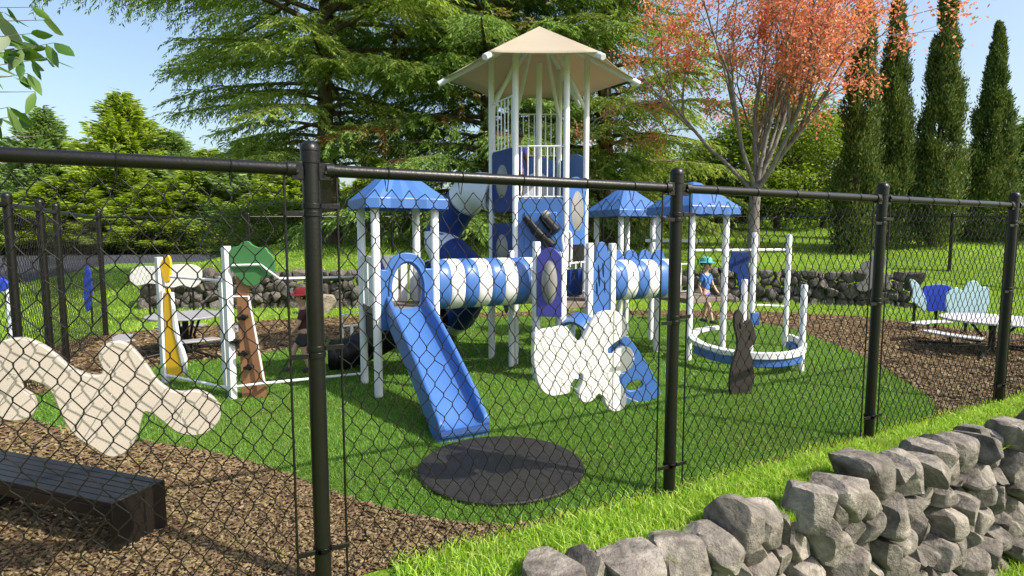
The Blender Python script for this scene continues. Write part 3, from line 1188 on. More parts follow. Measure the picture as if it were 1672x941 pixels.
def disc_window(a, b, z0, z1, u, v, ru, rv, parent, m='greyclear', bulge=0.06):
    """bulging oval window set in a board"""
    a, b = Vector((a[0], a[1], 0)), Vector((b[0], b[1], 0))
    t = (b - a).normalized()
    nrm = Vector((t.y, -t.x, 0))
    c = a + (b - a) * u + Z * (z0 + (z1 - z0) * v)
    RU, RV = ru * (b - a).length, rv * (z1 - z0)
    mb = MB()
    vs, fs = [], []
    n = 28
    prof = [(1.06, -0.25), (1.06, 0.3), (0.98, 0.35), (0.85, 0.6), (0.6, 0.85), (0.3, 0.97), (0.05, 1.0)]
    for (f, d) in prof:
        for k in range(n):
            an = 2 * math.pi * k / n
            vs.append(c + t * RU * f * math.cos(an) + Z * RV * f * math.sin(an) + nrm * bulge * d)
    for i in range(len(prof) - 1):
        for k in range(n):
            fs.append((i * n + k, i * n + (k + 1) % n, (i + 1) * n + (k + 1) % n, (i + 1) * n + k))
    fs.append(tuple((len(prof) - 1) * n + k for k in range(n)))
    return mb.add(vs, fs).build('bubble_window', m, parent, 0, 50)


# --- small tower with the slide
T1 = Vector((-1.085, 5.40, 0))
HT = 0.275
c1 = square_tower(T1.x, T1.y, HT, 1.76)
pyramid_roof(T1.x, T1.y, 0.375, 1.70, 2.085)
DZ = 0.80
MB().obox(T1 + Z * (DZ - 0.03), U3 * (HT + 0.01), N3 * (HT + 0.01), Z * 0.03).build('deck', 'deck', PS, 0.006)
FL, FR, BL, BR = c1[(-1, -1)], c1[(1, -1)], c1[(-1, 1)], c1[(1, 1)]


def arch_top(u):
    return 0.78 + 0.22 * (max(0.0, 1 - ((u - 0.5) / 0.36) ** 2)) ** 0.5 if abs(u - 0.5) < 0.36 else 0.78


def arch_panel():
    a, b = FL + U3 * 0.035, FR - U3 * 0.035
    z0, z1 = 0.62, 1.30
    q = lambda u, v: a + (b - a) * u + Z * (z0 + (z1 - z0) * v)
    outer = [q(0, 0), q(0.14, 0.0), q(0.16, 0.26)]
    inn = [q(0.5 - 0.31 * math.cos(math.pi * k / 16), 0.52 + 0.36 * math.sin(math.pi * k / 16)) for k in range(17)]
    top = [q(1 - k / 22, arch_top(1 - k / 22)) for k in range(23)]
    loop = [q(0, 0), q(0.19, 0), q(0.19, 0.5)] + inn + [q(0.81, 0.5), q(0.81, 0), q(1, 0)] + top
    me = panel_mesh('arch_panel', [loop], a, b - a, 0.05, 0.008)
    o = link('arch_panel', me, 'blue', PS)
    # raised lip round the opening
    lip = [q(0.5 - 0.34 * math.cos(math.pi * k / 16), 0.52 + 0.385 * math.sin(math.pi * k / 16)) - N3 * 0.03 for k in range(17)]
    lip = [q(0.16, 0.28) - N3 * 0.03] + lip + [q(0.84, 0.28) - N3 * 0.03]
    MB().tube(lip, 0.013, 8).build('arch_lip', 'blue', o)


arch_panel()
# white upright slats on the left side and at the back
for (a, b) in ((BL, FL), (BL, BR)):
    v = (b - a).normalized()
    mb = MB()
    for k in range(6):
        p = a + v * 0.045 + (b - a - v * 0.09) * (k / 5.0)
        mb.obox(p + Z * 1.03, v * 0.033, Vector((v.y, -v.x, 0)) * (0.008 if k % 2 else 0.014), Z * 0.225)
    mb.obox(a + (b - a) * 0.5 + Z * 1.255, v * HT * 0.92, Vector((v.y, -v.x, 0)) * 0.018, Z * 0.014)
    mb.build('slat_panel', 'white', PS, 0.004)
board('oval_panel', BL + U3 * 0.02 - N3 * 0.05, BL + U3 * 0.22 - N3 * 0.05, 0.85, 1.24, 'purple', shape=[(0.5, 0), (0.9, 0.2), (1, 0.55), (0.75, 0.95), (0.4, 1), (0.05, 0.7), (0.05, 0.3)])


def open_slide(top, bottom, hw, m='blue'):
    """straight slide with raised side walls, running down -N from top to bottom"""
    top, bottom = Vector(top), Vector(bottom)
    d = bottom - top
    root = None
    path = [top + N3 * 0.10, top, top + d * 0.10 - Z * 0.01, top + d * 0.3, top + d * 0.55, top + d * 0.78, bottom - d * 0.07 + Z * 0.0, bottom]
    path[5] -= Z * 0.02
    path[6].z = bottom.z + 0.012
    path = catmull(path, 4, False)
    prof = [(-hw - 0.045, -0.10), (-hw - 0.04, 0.115), (-hw - 0.02, 0.128), (-hw, 0.115), (-hw + 0.012, 0.03), (-hw + 0.05, 0.0), (0, -0.006), (hw - 0.05, 0.0), (hw - 0.012, 0.03), (hw, 0.115), (hw + 0.02, 0.128), (hw + 0.04, 0.115), (hw + 0.045, -0.10)]
    vs, fs = [], []
    np_ = len(prof)
    L = len(path)
    for i, p in enumerate(path):
        fr = i / (L - 1)
        k = 1.0 - 0.55 * max(0, (fr - 0.80) / 0.20) ** 1.5
        low = 1.0
        for (x, z) in prof:
            zz = z * k if z > 0 else z
            v = p + U3 * x + Z * zz
            if z < -0.05:
                v.z = max(v.z, 0.005 + 0.0)
            vs.append(v)
    for i in range(L - 1):
        for k in range(np_ - 1):
            fs.append((i * np_ + k + 1, i * np_ + k, (i + 1) * np_ + k, (i + 1) * np_ + k + 1))
    # underside and ends
    for i in range(L - 1):
        fs.append((i * np_, i * np_ + np_ - 1, (i + 1) * np_ + np_ - 1, (i + 1) * np_))
    fs.append(tuple(range(np_)))
    fs.append(tuple((L - 1) * np_ + k for k in range(np_ - 1, -1, -1)))
    mb = MB().add(vs, fs)
    o = mb.build('slide', m, PS, 0.006, 40)
    # rolled lip at the end
    e = path[-1]
    MB().tube([e - U3 * (hw + 0.03) + Z * -0.02, e + U3 * (hw + 0.03) + Z * -0.02], 0.028, 10).build('slide_lip', m, o)
    return o


st = (FL + FR) / 2 - N3 * 0.02
open_slide(st + Z * 0.80, st - N3 * 1.33 + Z * 0.085, 0.155)

# black tube slide curling out behind the small tower
tube_pts = [(-0.75, 6.05, 0.62), (-1.05, 6.1, 0.52), (-1.35, 6.14, 0.38), (-1.62, 6.15, 0.25), (-1.85, 6.12, 0.17), (-1.98, 6.1, 0.16)]
tp = catmull([Vector(p) for p in tube_pts], 4, False)
mb = MB()
mb.tube(tp, [0.17 + 0.006 * math.sin(i * 2.1) for i in range(len(tp))], 18, False)
mb.tube([p for p in reversed(tp)], 0.155, 18, False)
mb.build('tube_slide', 'dark', PS, 0, 50)
MB().obox(T1 + N3 * 0.12 + Z * 0.60, U3 * 0.26, N3 * 0.2, Z * 0.12).build('tunnel_hatch', 'dark', PS, 0.02)
for px, py, zt in ((690, 560, 0.42), (672, 572, 0.3)):
    p = G(px, py)
    round_post(p.x, p.y, zt, 0.022)
# small white step frame behind on the left
p = G(560, 566)
mb = MB()
mb.tube([p, p + Z * 0.42, p + Z * 0.44 + U3 * 0.24, p + U3 * 0.24], 0.014, 8)
mb.tube([p + U3 * 0.1 + Z * 0.30 - N3 * 0.1, p + U3 * 0.1 - N3 * 0.1], 0.02, 8)
mb.tube([p + Z * 0.27, p + U3 * 0.24 + Z * 0.27], 0.012, 8)
mb.build('step_frame', 'white', PS)


# --- barrel tunnels
def tunnel(start, n, length, r, z, cols):
    start = Vector(start)
    L = length / n
    for k in range(n):
        vs, fs = [], []
        m = 28
        prof = [(0.0, 0.985), (0.03, 1.0), (0.3, 1.008), (0.5, 1.01), (0.7, 1.008), (0.97, 1.0), (1.0, 0.985)]
        prof = prof + [(x, f - 0.06) for x, f in reversed(prof)]
        c0 = start + U3 * (k * L)
        for (x, f) in prof:
            for j in range(m):
                a = 2 * math.pi * j / m
                sx, sz = math.cos(a), math.sin(a)
                # slightly squared barrel
                q = (abs(sx) ** 2.5 + abs(sz) ** 2.5) ** (-1 / 2.5)
                vs.append(c0 + U3 * (x * L * 0.985) + N3 * (r * f * sx * q) + Z * (z + r * f * sz * q))
        P_ = len(prof)
        for i in range(P_):
            for j in range(m):
                i2 = (i + 1) % P_
                fs.append((i * m + j, i2 * m + j, i2 * m + (j + 1) % m, i * m + (j + 1) % m))
        me_o = MB().add(vs, fs).build('tunnel_ring', cols[k % len(cols)], PS, 0, 45)
    

tunnel(T1 + U3 * 0.31, 8, 1.15, 0.245, 0.985, ['blue', 'offwhite'])
tunnel((1.02, 6.27, 0), 6, 0.92, 0.225, 0.965, ['blue', 'offwhite'])
# scalloped blue plates on top of the second tunnel
for k in range(4):
    c = Vector((1.16, 6.33, 0)) + U3 * (k * 0.2)
    board('crest_plate', c - U3 * 0.085, c + U3 * 0.085, 1.185, 1.30, 'blue', topf=lambda u: 0.25 + 0.75 * math.sin(math.pi * min(max(u, 0.0), 1.0)) ** 0.6)
# legs beneath the first tunnel
for px, py in ((802, 586), (835, 600), (843, 577)):
    g = G(px, py)
    round_post(g.x, g.y, 0.98 if px != 835 else 1.3, 0.031)
# drop shaped purple flap below the first tunnel
g0 = G(826, 590)
board('drop_panel', PP(815, 500, g0, U2) * 1, PP(838, 500, g0, U2), 0.57, 0.86, 'purple', shape=[(0.5, 0), (0.75, 0.35), (1.0, 0.75), (0.8, 1.0), (0.3, 0.95), (0.0, 0.7), (0.3, 0.35)])

# --- main tower
MC = Vector((0.315, 6.80, 0))
RT = 0.555
hexp = [MC + Vector((RT * math.cos(R(a)), RT * math.sin(R(a)), 0)) for a in (180, 240, 300, 0, 60, 120)]
hL, hFL, hFR, hR, hBR, hBL = hexp
EZ, AZ = 3.275, 3.86
RC = 1.12
HY = lambda d: AZ - (AZ - EZ) * d / RC


for p in hexp:
    round_post(p.x, p.y, HY(RT) - 0.055, 0.034)
round_post(MC.x, MC.y, 3.45, 0.035, 1.8)
# canopy
hc = [Vector((math.cos(R(a)), math.sin(R(a)), 0)) for a in (180, 240, 300, 0, 60, 120)]
vs, fs = [], []
NS, NR = 8, 8
for i in range(6):
    e0, e1 = hc[i], hc[(i + 1) % 6]
    base = len(vs)
    for rr in range(NR + 1):
        f = rr / NR
        for k in range(NS + 1):
            u = k / NS
            dirv = e0 * (1 - u) + e1 * u
            pull = 1 - 0.035 * (4 * u * (1 - u)) * f      # scalloped edge
            d = dirv * (RC * f * pull)
            z = AZ - (AZ - EZ) * f - 0.010 * (4 * u * (1 - u)) * math.sin(math.pi * min(f, 1.0)) * 1.0
            vs.append(MC + d + Z * z)
    for rr in range(NR):
        for k in range(NS):
            a = base + rr * (NS + 1) + k
            fs.append((a, a + NS + 1, a + NS + 2, a + 1))
co = MB().add(vs, fs).build('canopy', 'canvas', PS, 0, 0)
co.data.shade_flat()
bm = bmesh.new()
bm.from_mesh(co.data)
bmesh.ops.remove_doubles(bm, verts=bm.verts, dist=0.0005)
bmesh.ops.recalc_face_normals(bm, faces=bm.faces)
bm.to_mesh(co.data)
bm.free()
co.data.shade_smooth()
co.data.set_sharp_from_angle(angle=R(8))
sol = co.modifiers.new('cloth', 'SOLIDIFY')
sol.thickness = 0.006
for d in hc:
    a = MC + d * 0.12 + Z * (HY(0.12) - 0.05)
    b = MC + d * (RC + 0.05) + Z * (HY(RC + 0.05) - 0.038)
    MB().tube([a, b], 0.033, 12).build('hip_beam', 'white', PS, 0.004)
for p in (hL, hR, hBL, hBR):
    d = (p - MC).normalized()
    tdir = Vector((-d.y, d.x, 0))
    sgn = -1 if p in (hR, hBL) else 1
    q = MC + d * 0.16 + Z * (HY(0.16) - 0.075)
    MB().tube([p - d * 0.02 + Z * 2.93, MC + (p - MC) * 0.30 + Z * (HY(0.30 * RT) - 0.085)], 0.022, 10).build('brace', 'white', PS)
# decks
def hex_deck(z, sc=0.98):
    b = MB()
    b.add([MC + (p - MC) * sc + Z * (z - 0.05) for p in hexp] + [MC + (p - MC) * sc + Z * z for p in hexp],
          [(5, 4, 3, 2, 1, 0), (6, 7, 8, 9, 10, 11)] + [(k, (k + 1) % 6, 6 + (k + 1) % 6, 6 + k) for k in range(6)])
    b.build('deck', 'deck', PS, 0.005)


hex_deck(1.86)
hex_deck(0.78)
# front railing, upper level
slat_rail(hFL + Vector((0.03, 0, 0)), hFR - Vector((0.03, 0, 0)), 1.885, 2.43, 7)
# back railing
slat_rail(hBL, hBR, 2.46, 2.97, 8)
# left barrier: bars above a window board with its side's shade in the blue
slat_rail(hL + (hFL - hL) * 0.07, hL + (hFL - hL) * 0.93, 2.42, 2.98, 6)
LA, LB = hL + (hFL - hL) * 0.08, hL + (hFL - hL) * 0.92
w1 = board('window_panel', LA, LB, 1.73, 2.42, 'shade_navy', holes=[(0.5, 0.5, 0.3, 0.27)], thick=0.035)
disc_window(LA, LB, 1.73, 2.42, 0.5, 0.5, 0.3, 0.27, w1, 'greyclear', 0.05)
w2 = board('window_panel', LA, LB, 1.12, 1.60, 'shade_navy', holes=[(0.5, 0.4, 0.3, 0.34)], thick=0.035)
disc_window(LA, LB, 1.12, 1.60, 0.5, 0.4, 0.3, 0.34, w2, 'greyclear', 0.05)
# back walls of the upper cabin with the arched blue doorway
for (a, b) in ((hBL, hBR), (hBR, hR)):
    board('cabin_panel', a + (b - a) * 0.05, a + (b - a) * 0.95, 1.87, 2.44, 'blue', thick=0.03,
          topf=lambda u: 0.88 + 0.12 * math.sin(math.pi * u))
aw = hBL + (hBR - hBL) * 0.12 + Vector((0, -0.05, 0))
bw = hBL + (hBR - hBL) * 0.88 + Vector((0, -0.05, 0))
board('doorway_panel', aw, bw, 1.87, 2.24, 'pale', thick=0.03, topf=lambda u: 0.25 + 0.75 * math.sqrt(max(0, 1 - (2 * u - 1) ** 2)))
# right face window board
RA, RB = hFR + (hR - hFR) * 0.08, hFR + (hR - hFR) * 0.92
w3 = board('window_panel', RA, RB, 1.36, 2.12, 'blue', holes=[(0.52, 0.5, 0.36, 0.3)], topf=lambda u: 0.88 + 0.12 * math.sin(math.pi * u) ** 0.8, thick=0.035)
disc_window(RA, RB, 1.36, 2.12, 0.52, 0.5, 0.36, 0.3, w3, 'greyclear', 0.05)
board('kick_plate', RA, RB, 1.16, 1.35, 'dark', thick=0.02)
slat_rail(RA, RB, 0.80, 1.15, 3, r=0.011)
# front play board with binocular tubes
FA, FB = hFL + Vector((0.035, 0, 0)), hFR - Vector((0.035, 0, 0))
pb = board('play_panel', FA, FB, 1.19, 1.86, 'blue', thick=0.05)
fz = hFL.y - 0.03
mb = MB()
mb.obox((MC.x + 0.0, fz, 1.52), Vector((0.18, 0, 0)), Vector((0, 0.012, 0)), Vector((0, 0, 0.2)))
mb.build('raised_field', 'blue', pb, 0.01)
for (a, b, r_) in (((0.08, 1.66), (0.26, 1.45), 0.050), ((0.27, 1.68), (0.42, 1.50), 0.064), ((0.17, 1.54), (0.38, 1.34), 0.062)):
    MB().tube([(a[0] + 0.06, fz - 0.03, a[1]), (b[0] + 0.06, fz - 0.10, b[1])], [r_ * 0.8, r_], 14).build('spyglass', 'dark', pb, 0.006)
MB().tube([(0.35, fz - 0.05, 1.70), (0.39, fz - 0.075, 1.665)], [0.05, 0.045], 12).build('lens_ring', 'greyclear', pb, 0.004)
# blue skirt board at lower front of the main tower
board('lower_panel', FA, FB, 0.9, 1.17, 'blue', thick=0.03)

# --- alternating spiral tube slide on the left of the main tower
sp = [PY(812, 318, 6.95), PY(778, 312, 7.15), PY(752, 335, 7.4), PY(728, 372, 7.5), PY(722, 400, 7.45), PY(748, 425, 7.2), PY(770, 452, 7.15), PY(764, 486, 7.3), PY(750, 512, 7.6), PY(736, 524, 8.0), PY(726, 530, 8.3)]
spath = catmull(sp, 6, False)
seg = [(0, 10, 'pale'), (10, 21, 'shade_navy'), (21, 28, 'pale'), (28, 37, 'shade_navy'), (37, 48, 'shade_navy'), (48, len(spath) - 1, 'pale')]
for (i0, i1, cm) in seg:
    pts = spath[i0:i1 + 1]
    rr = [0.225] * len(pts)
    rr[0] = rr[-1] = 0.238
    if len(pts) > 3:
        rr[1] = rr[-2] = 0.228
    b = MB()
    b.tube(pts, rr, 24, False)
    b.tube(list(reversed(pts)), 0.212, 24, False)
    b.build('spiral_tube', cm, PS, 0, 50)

# --- mid cell with window boards between short posts
PA, PB_, PC, PD = Vector((0.245, 5.70, 0)), Vector((0.50, 5.66, 0)), Vector((0.80, 5.88, 0)), Vector((1.06, 6.02, 0))
for p, zt in ((PA, 1.40), (PC, 1.385), (PD, 1.38)):
    MB().obox(p + Z * (zt / 2 - 0.02), U3 * 0.032, N3 * 0.032, Z * (zt / 2 + 0.02)).build('post', 'white', PS, 0.008)
round_post(PB_.x, PB_.y, 1.30, 0.045)
MB().tube(catmull([PB_ + Z * 1.28 + U3 * 0.03, PB_ + Z * 1.44 + U3 * 0.0, PB_ + Z * 1.50 + U3 * 0.05, PB_ + Z * 1.46 + U3 * 0.10, PB_ + Z * 1.2 + U3 * 0.105], 4, False), 0.013, 8).build('hand_loop', 'white', PS)
MB().add([p + Z * z for z in (0.72, 0.78) for p in (PA, PB_, PC, PD, Vector((1.0, 6.3, 0)), Vector((0.2, 6.25, 0)))],
         [(5, 4, 3, 2, 1, 0), (6, 7, 8, 9, 10, 11)] + [(k, (k + 1) % 6, 6 + (k + 1) % 6, 6 + k) for k in range(6)]).build('deck', 'deck', PS, 0.005)
PA2, PB2 = PA + Vector((0.012, -0.05, 0)), PB_ + Vector((-0.012, -0.05, 0))
w4 = board('window_panel', PA2, PB2, 0.66, 1.34, 'purple', holes=[(0.5, 0.5, 0.34, 0.3)], topf=lambda u: 0.86 + 0.14 * math.sin(math.pi * u) ** 0.8, thick=0.035)
disc_window(PA2, PB2, 0.66, 1.34, 0.5, 0.5, 0.32, 0.3, w4, 'greyclear', 0.06)


def slit_panel():
    a, b = PC + U3 * 0.03, PD - U3 * 0.03
    q = lambda u, v: a + (b - a) * u + Z * (0.66 + 0.73 * v)
    outer = catmull([q(0, 0), q(0.5, 0.0), q(1, 0), q(1.0, 0.4), q(1, 0.82), q(0.82, 0.86), q(0.72, 0.97), q(0.45, 1.0), q(0.25, 0.9), q(0.18, 0.72), q(0.0, 0.66), q(0, 0.3)], 4)
    h = []
    for (u, v, ru, rv, tilt) in ((0.35, 0.52, 0.07, 0.17, -0.28), (0.58, 0.60, 0.06, 0.12, -0.2), (0.25, 0.33, 0.06, 0.12, -0.2), (0.68, 0.36, 0.05, 0.10, -0.15)):
        h.append([q(u + ru * math.cos(2 * math.pi * k / 20) + tilt * rv * math.sin(2 * math.pi * k / 20), v + rv * math.sin(2 * math.pi * k / 20)) for k in range(20)])
    link('slotted_panel', panel_mesh('slotted_panel', [outer] + h, a, b - a, 0.03), 'blue', PS)


slit_panel()
board('dark_panel', PB_ + Vector((0.05, 0.3, 0)), PC + Vector((-0.04, 0.3, 0)), 0.82, 1.10, 'shade_navy', thick=0.02)
# curly blue climber under the mid cell
cl = [(0.52, 5.62, 0.60), (0.62, 5.50, 0.66), (0.74, 5.42, 0.60), (0.80, 5.46, 0.44), (0.72, 5.56, 0.30), (0.60, 5.60, 0.20), (0.58, 5.5, 0.06)]
cp = catmull([Vector(p) for p in cl], 5, False)
mb = MB()
for i in range(len(cp) - 1):
    t = (cp[i + 1] - cp[i])
    mb.bar(cp[i] - t * 0.05, cp[i + 1] + t * 0.05, 0.16, 0.03, side=Vector((0.5, 0.6, 0.45)))
mb.build('curly_climber', 'blue', PS)
MB().tube([(0.60, 5.56, -0.02), (0.60, 5.56, 0.62)], 0.024, 10).build('climber_pole', 'white', PS)

# --- right-hand towers
T3 = Vector((2.18, 6.93, 0))
c3 = square_tower(T3.x, T3.y, HT, 1.77)
pyramid_roof(T3.x, T3.y, 0.385, 1.71, 2.10, True)
T2 = Vector((1.57, 8.0, 0))
c2 = square_tower(T2.x, T2.y, HT, 1.77)
pyramid_roof(T2.x, T2.y, 0.40, 1.715, 2.12)
for T in (T2, T3):
    MB().obox(T + Z * 0.70, U3 * 0.28, N3 * 0.28, Z * 0.03).build('deck', 'deck', PS, 0.006)
slat_rail(c2[(-1, -1)], c2[(1, -1)], 0.75, 1.15, 6)
slat_rail(c2[(-1, 1)], c2[(1, 1)], 0.75, 1.15, 6)
slat_rail(c3[(-1, 1)], c3[(1, 1)], 0.75, 1.1, 5)
MB().tube([PY(1054, 393, 7.3), PY(1146, 393, 7.0)], 0.021, 10).build('overhead_bar', 'white', PS)
# ring walk with posts
RCN = Vector((2.645, 6.38, 0))
RR = 0.575


def ring_band(a0, a1, z0, z1, r0, r1, m, name, tilt=0.05):
    n = max(8, int((a1 - a0) / 5))
    vs, fs = [], []
    for k in range(n + 1):
        a = R(a0 + (a1 - a0) * k / n)
        dz = -tilt * math.sin(a)
        dz = tilt * math.sin(a)
        for (r, z) in ((r0, z0), (r1, z0), (r1, z1), (r0, z1)):
            vs.append(RCN + Vector((r * math.cos(a), r * math.sin(a), z + dz)))
    for k in range(n):
        for j in range(4):
            j2 = (j + 1) % 4
            fs.append((k * 4 + j, (k + 1) * 4 + j, (k + 1) * 4 + j2, k * 4 + j2))
    fs.append((0, 1, 2, 3))
    fs.append((n * 4 + 3, n * 4 + 2, n * 4 + 1, n * 4))
    b = MB().add(vs, fs)
    o = b.build(name, m, PS, 0.008, 30)
    bm = bmesh.new()
    bm.from_mesh(o.data)
    bmesh.ops.recalc_face_normals(bm, faces=bm.faces)
    bm.to_mesh(o.data)
    bm.free()


ring_band(95, 250, 0.255, 0.30, RR - 0.05, RR + 0.045, 'white', 'ring_walk')
ring_band(252, 375, 0.235, 0.31, RR + 0.0, RR + 0.05, 'white', 'ring_walk')
ring_band(185, 372, 0.15, 0.23, RR - 0.05, RR + 0.03, 'blue', 'ring_support')
for px, py, top in ((1281, 566, 382), (1225, 575, 380), (1307, 607, 465), (1211, 590, 456), (1143, 600, 480)):
    g = G(px, py)
    zt = PP(px, top, g, (1, 0)).z
    if px == 1143:
        continue
    round_post(g.x, g.y, zt, 0.034)
g = G(1281, 566)
e = PP(1281, 408, g, (1, 0))
MB().tube([PY(1133, 409, 6.75), e], 0.0165, 8).build('hand_bar', 'white', PS)
gq = G(1281, 566)
MB().tube([PP(1281, 500, gq, (1, 0)), PY(1229, 498, 7.2)], 0.012, 8).build('hand_bar', 'white', PS)
fp = G(1207, 570)
link('flag_panel', panel_mesh('flag_panel', [px_loop([(1195, 412), (1222, 412), (1221, 470), (1214, 482), (1207, 470), (1203, 446), (1189, 440)], fp, (1, 0.1), 0)], fp, (1, 0.1), 0.02), 'shade_navy', PS)
fp = G(1232, 600)
link('seat_board', panel_mesh('seat_board', [px_loop([(1226, 512), (1237, 511), (1238, 530), (1227, 531)], fp, (1, 0.1), 0)], fp, (1, 0.1), 0.03), 'blue', PS)


# ------------------------------------------------------------------ stand-alone play panels
def cut_out(name, label, cat, loops, p0, d, m, thick=0.03, part='board', group=None):
    p0 = Vector((p0[0], p0[1], 0))
    root = thing(name, label, cat, p0, group)
    link(part, panel_mesh(part, loops, p0, d, thick, 0.005), m, root)
    return root


# beige wavy panel by the bench
c8 = crop(0, 440, 1.8786)
cat_px = c8([(-60, 280), (0, 228), (60, 213), (110, 224), (160, 253), (200, 290), (240, 314), (285, 328), (315, 322), (320, 300), (308, 268), (316, 240), (340, 226), (370, 223), (400, 238), (430, 270), (458, 308), (482, 342), (520, 370), (560, 378), (600, 373), (640, 385), (668, 415), (672, 450), (652, 480), (620, 500), (580, 503), (540, 490), (502, 460), (470, 437), (442, 432), (430, 460), (420, 500), (395, 545), (360, 567), (330, 565), (290, 540), (242, 510), (210, 470), (190, 430), (174, 390), (150, 356), (120, 341), (90, 333), (67, 345), (76, 370), (100, 390), (108, 420), (95, 444), (60, 458), (20, 455), (-40, 435), (-85, 370)])
pc = ts(-2.0, 0.22)
dc = (U2[0], U2[1])
cat = cut_out('wavy_panel', 'beige wavy cut-out play panel hung inside the fence above the bench', 'play panel', [px_loop(cat_px, pc, dc, 4)], pc, dc, 'beige', 0.035)
for px, py in ((40, 600), (185, 640), (300, 665), (190, 590)):
    q = PP(px, py, pc, dc)
    MB().tube([q + Vector((N2[0], N2[1], 0)) * -0.012, q - Vector((N2[0], N2[1], 0)) * 0.22], 0.0022, 6).build('bracket', 'beige', cat)

# white lobed panel with blue frame
c4 = crop(840, 380, 3.138)
pw = G(905, 645)
pe = G(1003, 669)
pw = ts(1.2, 0.22)
dw = (U2[0], U2[1])
dog = c4([(104, 520), (150, 497), (200, 490), (235, 482), (262, 490), (287, 525), (322, 560), (348, 545), (375, 490), (400, 445), (432, 415), (480, 402), (530, 415), (560, 450), (575, 490), (560, 522), (525, 545), (490, 570), (466, 595), (472, 620), (503, 624), (530, 597), (560, 585), (590, 600), (602, 640), (590, 680), (562, 705), (530, 722), (526, 760), (550, 800), (562, 840), (555, 885), (522, 908), (490, 905), (465, 875), (450, 838), (422, 820), (395, 850), (360, 865), (332, 850), (322, 815), (340, 775), (345, 728), (328, 716), (300, 745), (276, 775), (272, 812), (235, 824), (190, 830), (150, 815), (120, 770), (105, 710), (95, 640), (98, 570)])
wp = cut_out('lobed_panel', 'white lobed cut-out play panel hung inside the fence left of the second capped post', 'play panel', [px_loop(dog, pw, dw, 4)], pw, dw, 'offwhite', 0.035)
bq = G(1016, 663)
be = G(1074, 640)
db = (1.0, 0.25)
tri = c4([(540, 540), (572, 534), (612, 580), (660, 650), (702, 722), (740, 805), (732, 832), (690, 858), (622, 882), (568, 893), (540, 885), (530, 800), (528, 724), (560, 722), (592, 690), (597, 645), (580, 600)])
hole = c4([(566, 782), (590, 758), (640, 752), (657, 775), (640, 800), (600, 812), (572, 806)])
bqo = (bq.x - 0.02, bq.y + 0.06)
cut_out('angled_panel', 'blue angled cut-out play panel leaning behind the white lobed one', 'play panel', [px_loop(tri, bqo, db, 3), px_loop(hole, bqo, db, 3)], bqo, db, 'blue', 0.035)
eye = c4([(463, 615), (470, 590), (500, 560), (540, 548), (552, 560), (530, 590), (495, 622), (475, 630)])
ehole = c4([(508, 580), (515, 563), (535, 558), (537, 572), (522, 583)])
pw2 = (pw.x + N2[0] * 0.04, pw.y + N2[1] * 0.04)
for px, py in ((890, 560), (985, 540), (1000, 640), (905, 620)):
    q = PP(px, py, pw, dw)
    MB().tube([q - N3 * 0.012, q - N3 * 0.22], 0.0022, 6).build('bracket', 'offwhite', wp)
link('eye_board', panel_mesh('eye_board', [px_loop(eye, pw2, dw, 4), px_loop(ehole, pw2, dw, 3)], pw2, dw, 0.02), 'blue', wp)

# dark brown animal-like panel
c6 = crop(1080, 360, 3.138)
bear = c6([(374, 482), (392, 460), (408, 490), (414, 535), (432, 518), (452, 510), (466, 540), (478, 600), (462, 638), (444, 660), (455, 700), (466, 760), (470, 820), (456, 860), (456, 888), (400, 894), (360, 890), (348, 860), (352, 790), (366, 720), (386, 660), (386, 600), (372, 540)])
h1 = c6([(390, 535), (398, 526), (404, 540), (400, 562), (393, 558)])
h2 = c6([(438, 600), (446, 585), (450, 604), (444, 622)])
h3 = c6([(432, 770), (440, 760), (446, 770), (440, 784)])
pb_ = G(1208, 645)
cut_out('dark_panel', 'dark brown tapering cut-out play panel in front of the white ring walk', 'play panel', [px_loop(bear, pb_, (1, 0.2), 3), px_loop(h1, pb_, (1, 0.2), 2), px_loop(h2, pb_, (1, 0.2), 2), px_loop(h3, pb_, (1, 0.2), 2)], pb_, (1, 0.2), 'darkbrown', 0.03)

# cloud panel at the left wall
c7 = crop(200, 380, 3.359)
cloud = c7([(42, 240), (55, 205), (90, 190), (150, 185), (200, 193), (260, 180), (330, 175), (395, 180), (430, 205), (433, 250), (415, 285), (380, 300), (330, 287), (280, 300), (230, 290), (150, 278), (80, 290), (52, 272)])
pk = Vector((-5.9, 9.6, 0))
cp_ = cut_out('cloud_panel', 'white cloud shaped play panel on a thin post above the left picnic table', 'play panel', [px_loop(cloud, pk, (1, 0.1), 4)], pk, (1, 0.1), 'offwhite', 0.03)
q = PP(312, 460, pk, (1, 0.1))
q2 = PP(240, 460, pk, (1, 0.1))
for qq in (q, q2):
    MB().tube([Vector((qq.x, qq.y + 0.04, -0.05)), Vector((qq.x, qq.y + 0.04, qq.z))], 0.018, 8).build('support_post', 'black', cp_)

# white frame with giraffe-yellow board and tree board
g1, g2 = G(375, 652), G(268, 625)
fr = thing('climbing_frame', 'white play frame with a yellow board and a green and brown tree board', 'play frame', (g1.x, g1.y, 0))
df = (g2.x - g1.x, g2.y - g1.y)


def px_post(xt, yt, xb, yb, w, name='post', dirv=None):
    gb = G(xb, yb)
    top = PP(xt, yt, gb, (1, 0))
    dv = Vector((df[0], df[1], 0)).normalized() if dirv is None else Vector((dirv[0], dirv[1], 0)).normalized()
    q = Vector((dv.y, -dv.x, 0))
    MB().obox(Vector((gb.x, gb.y, (top.z - 0.04) / 2)), q * w / 2, dv * 0.03, Z * ((top.z + 0.04) / 2)).build(name, 'white', fr, 0.005)
    return gb, top


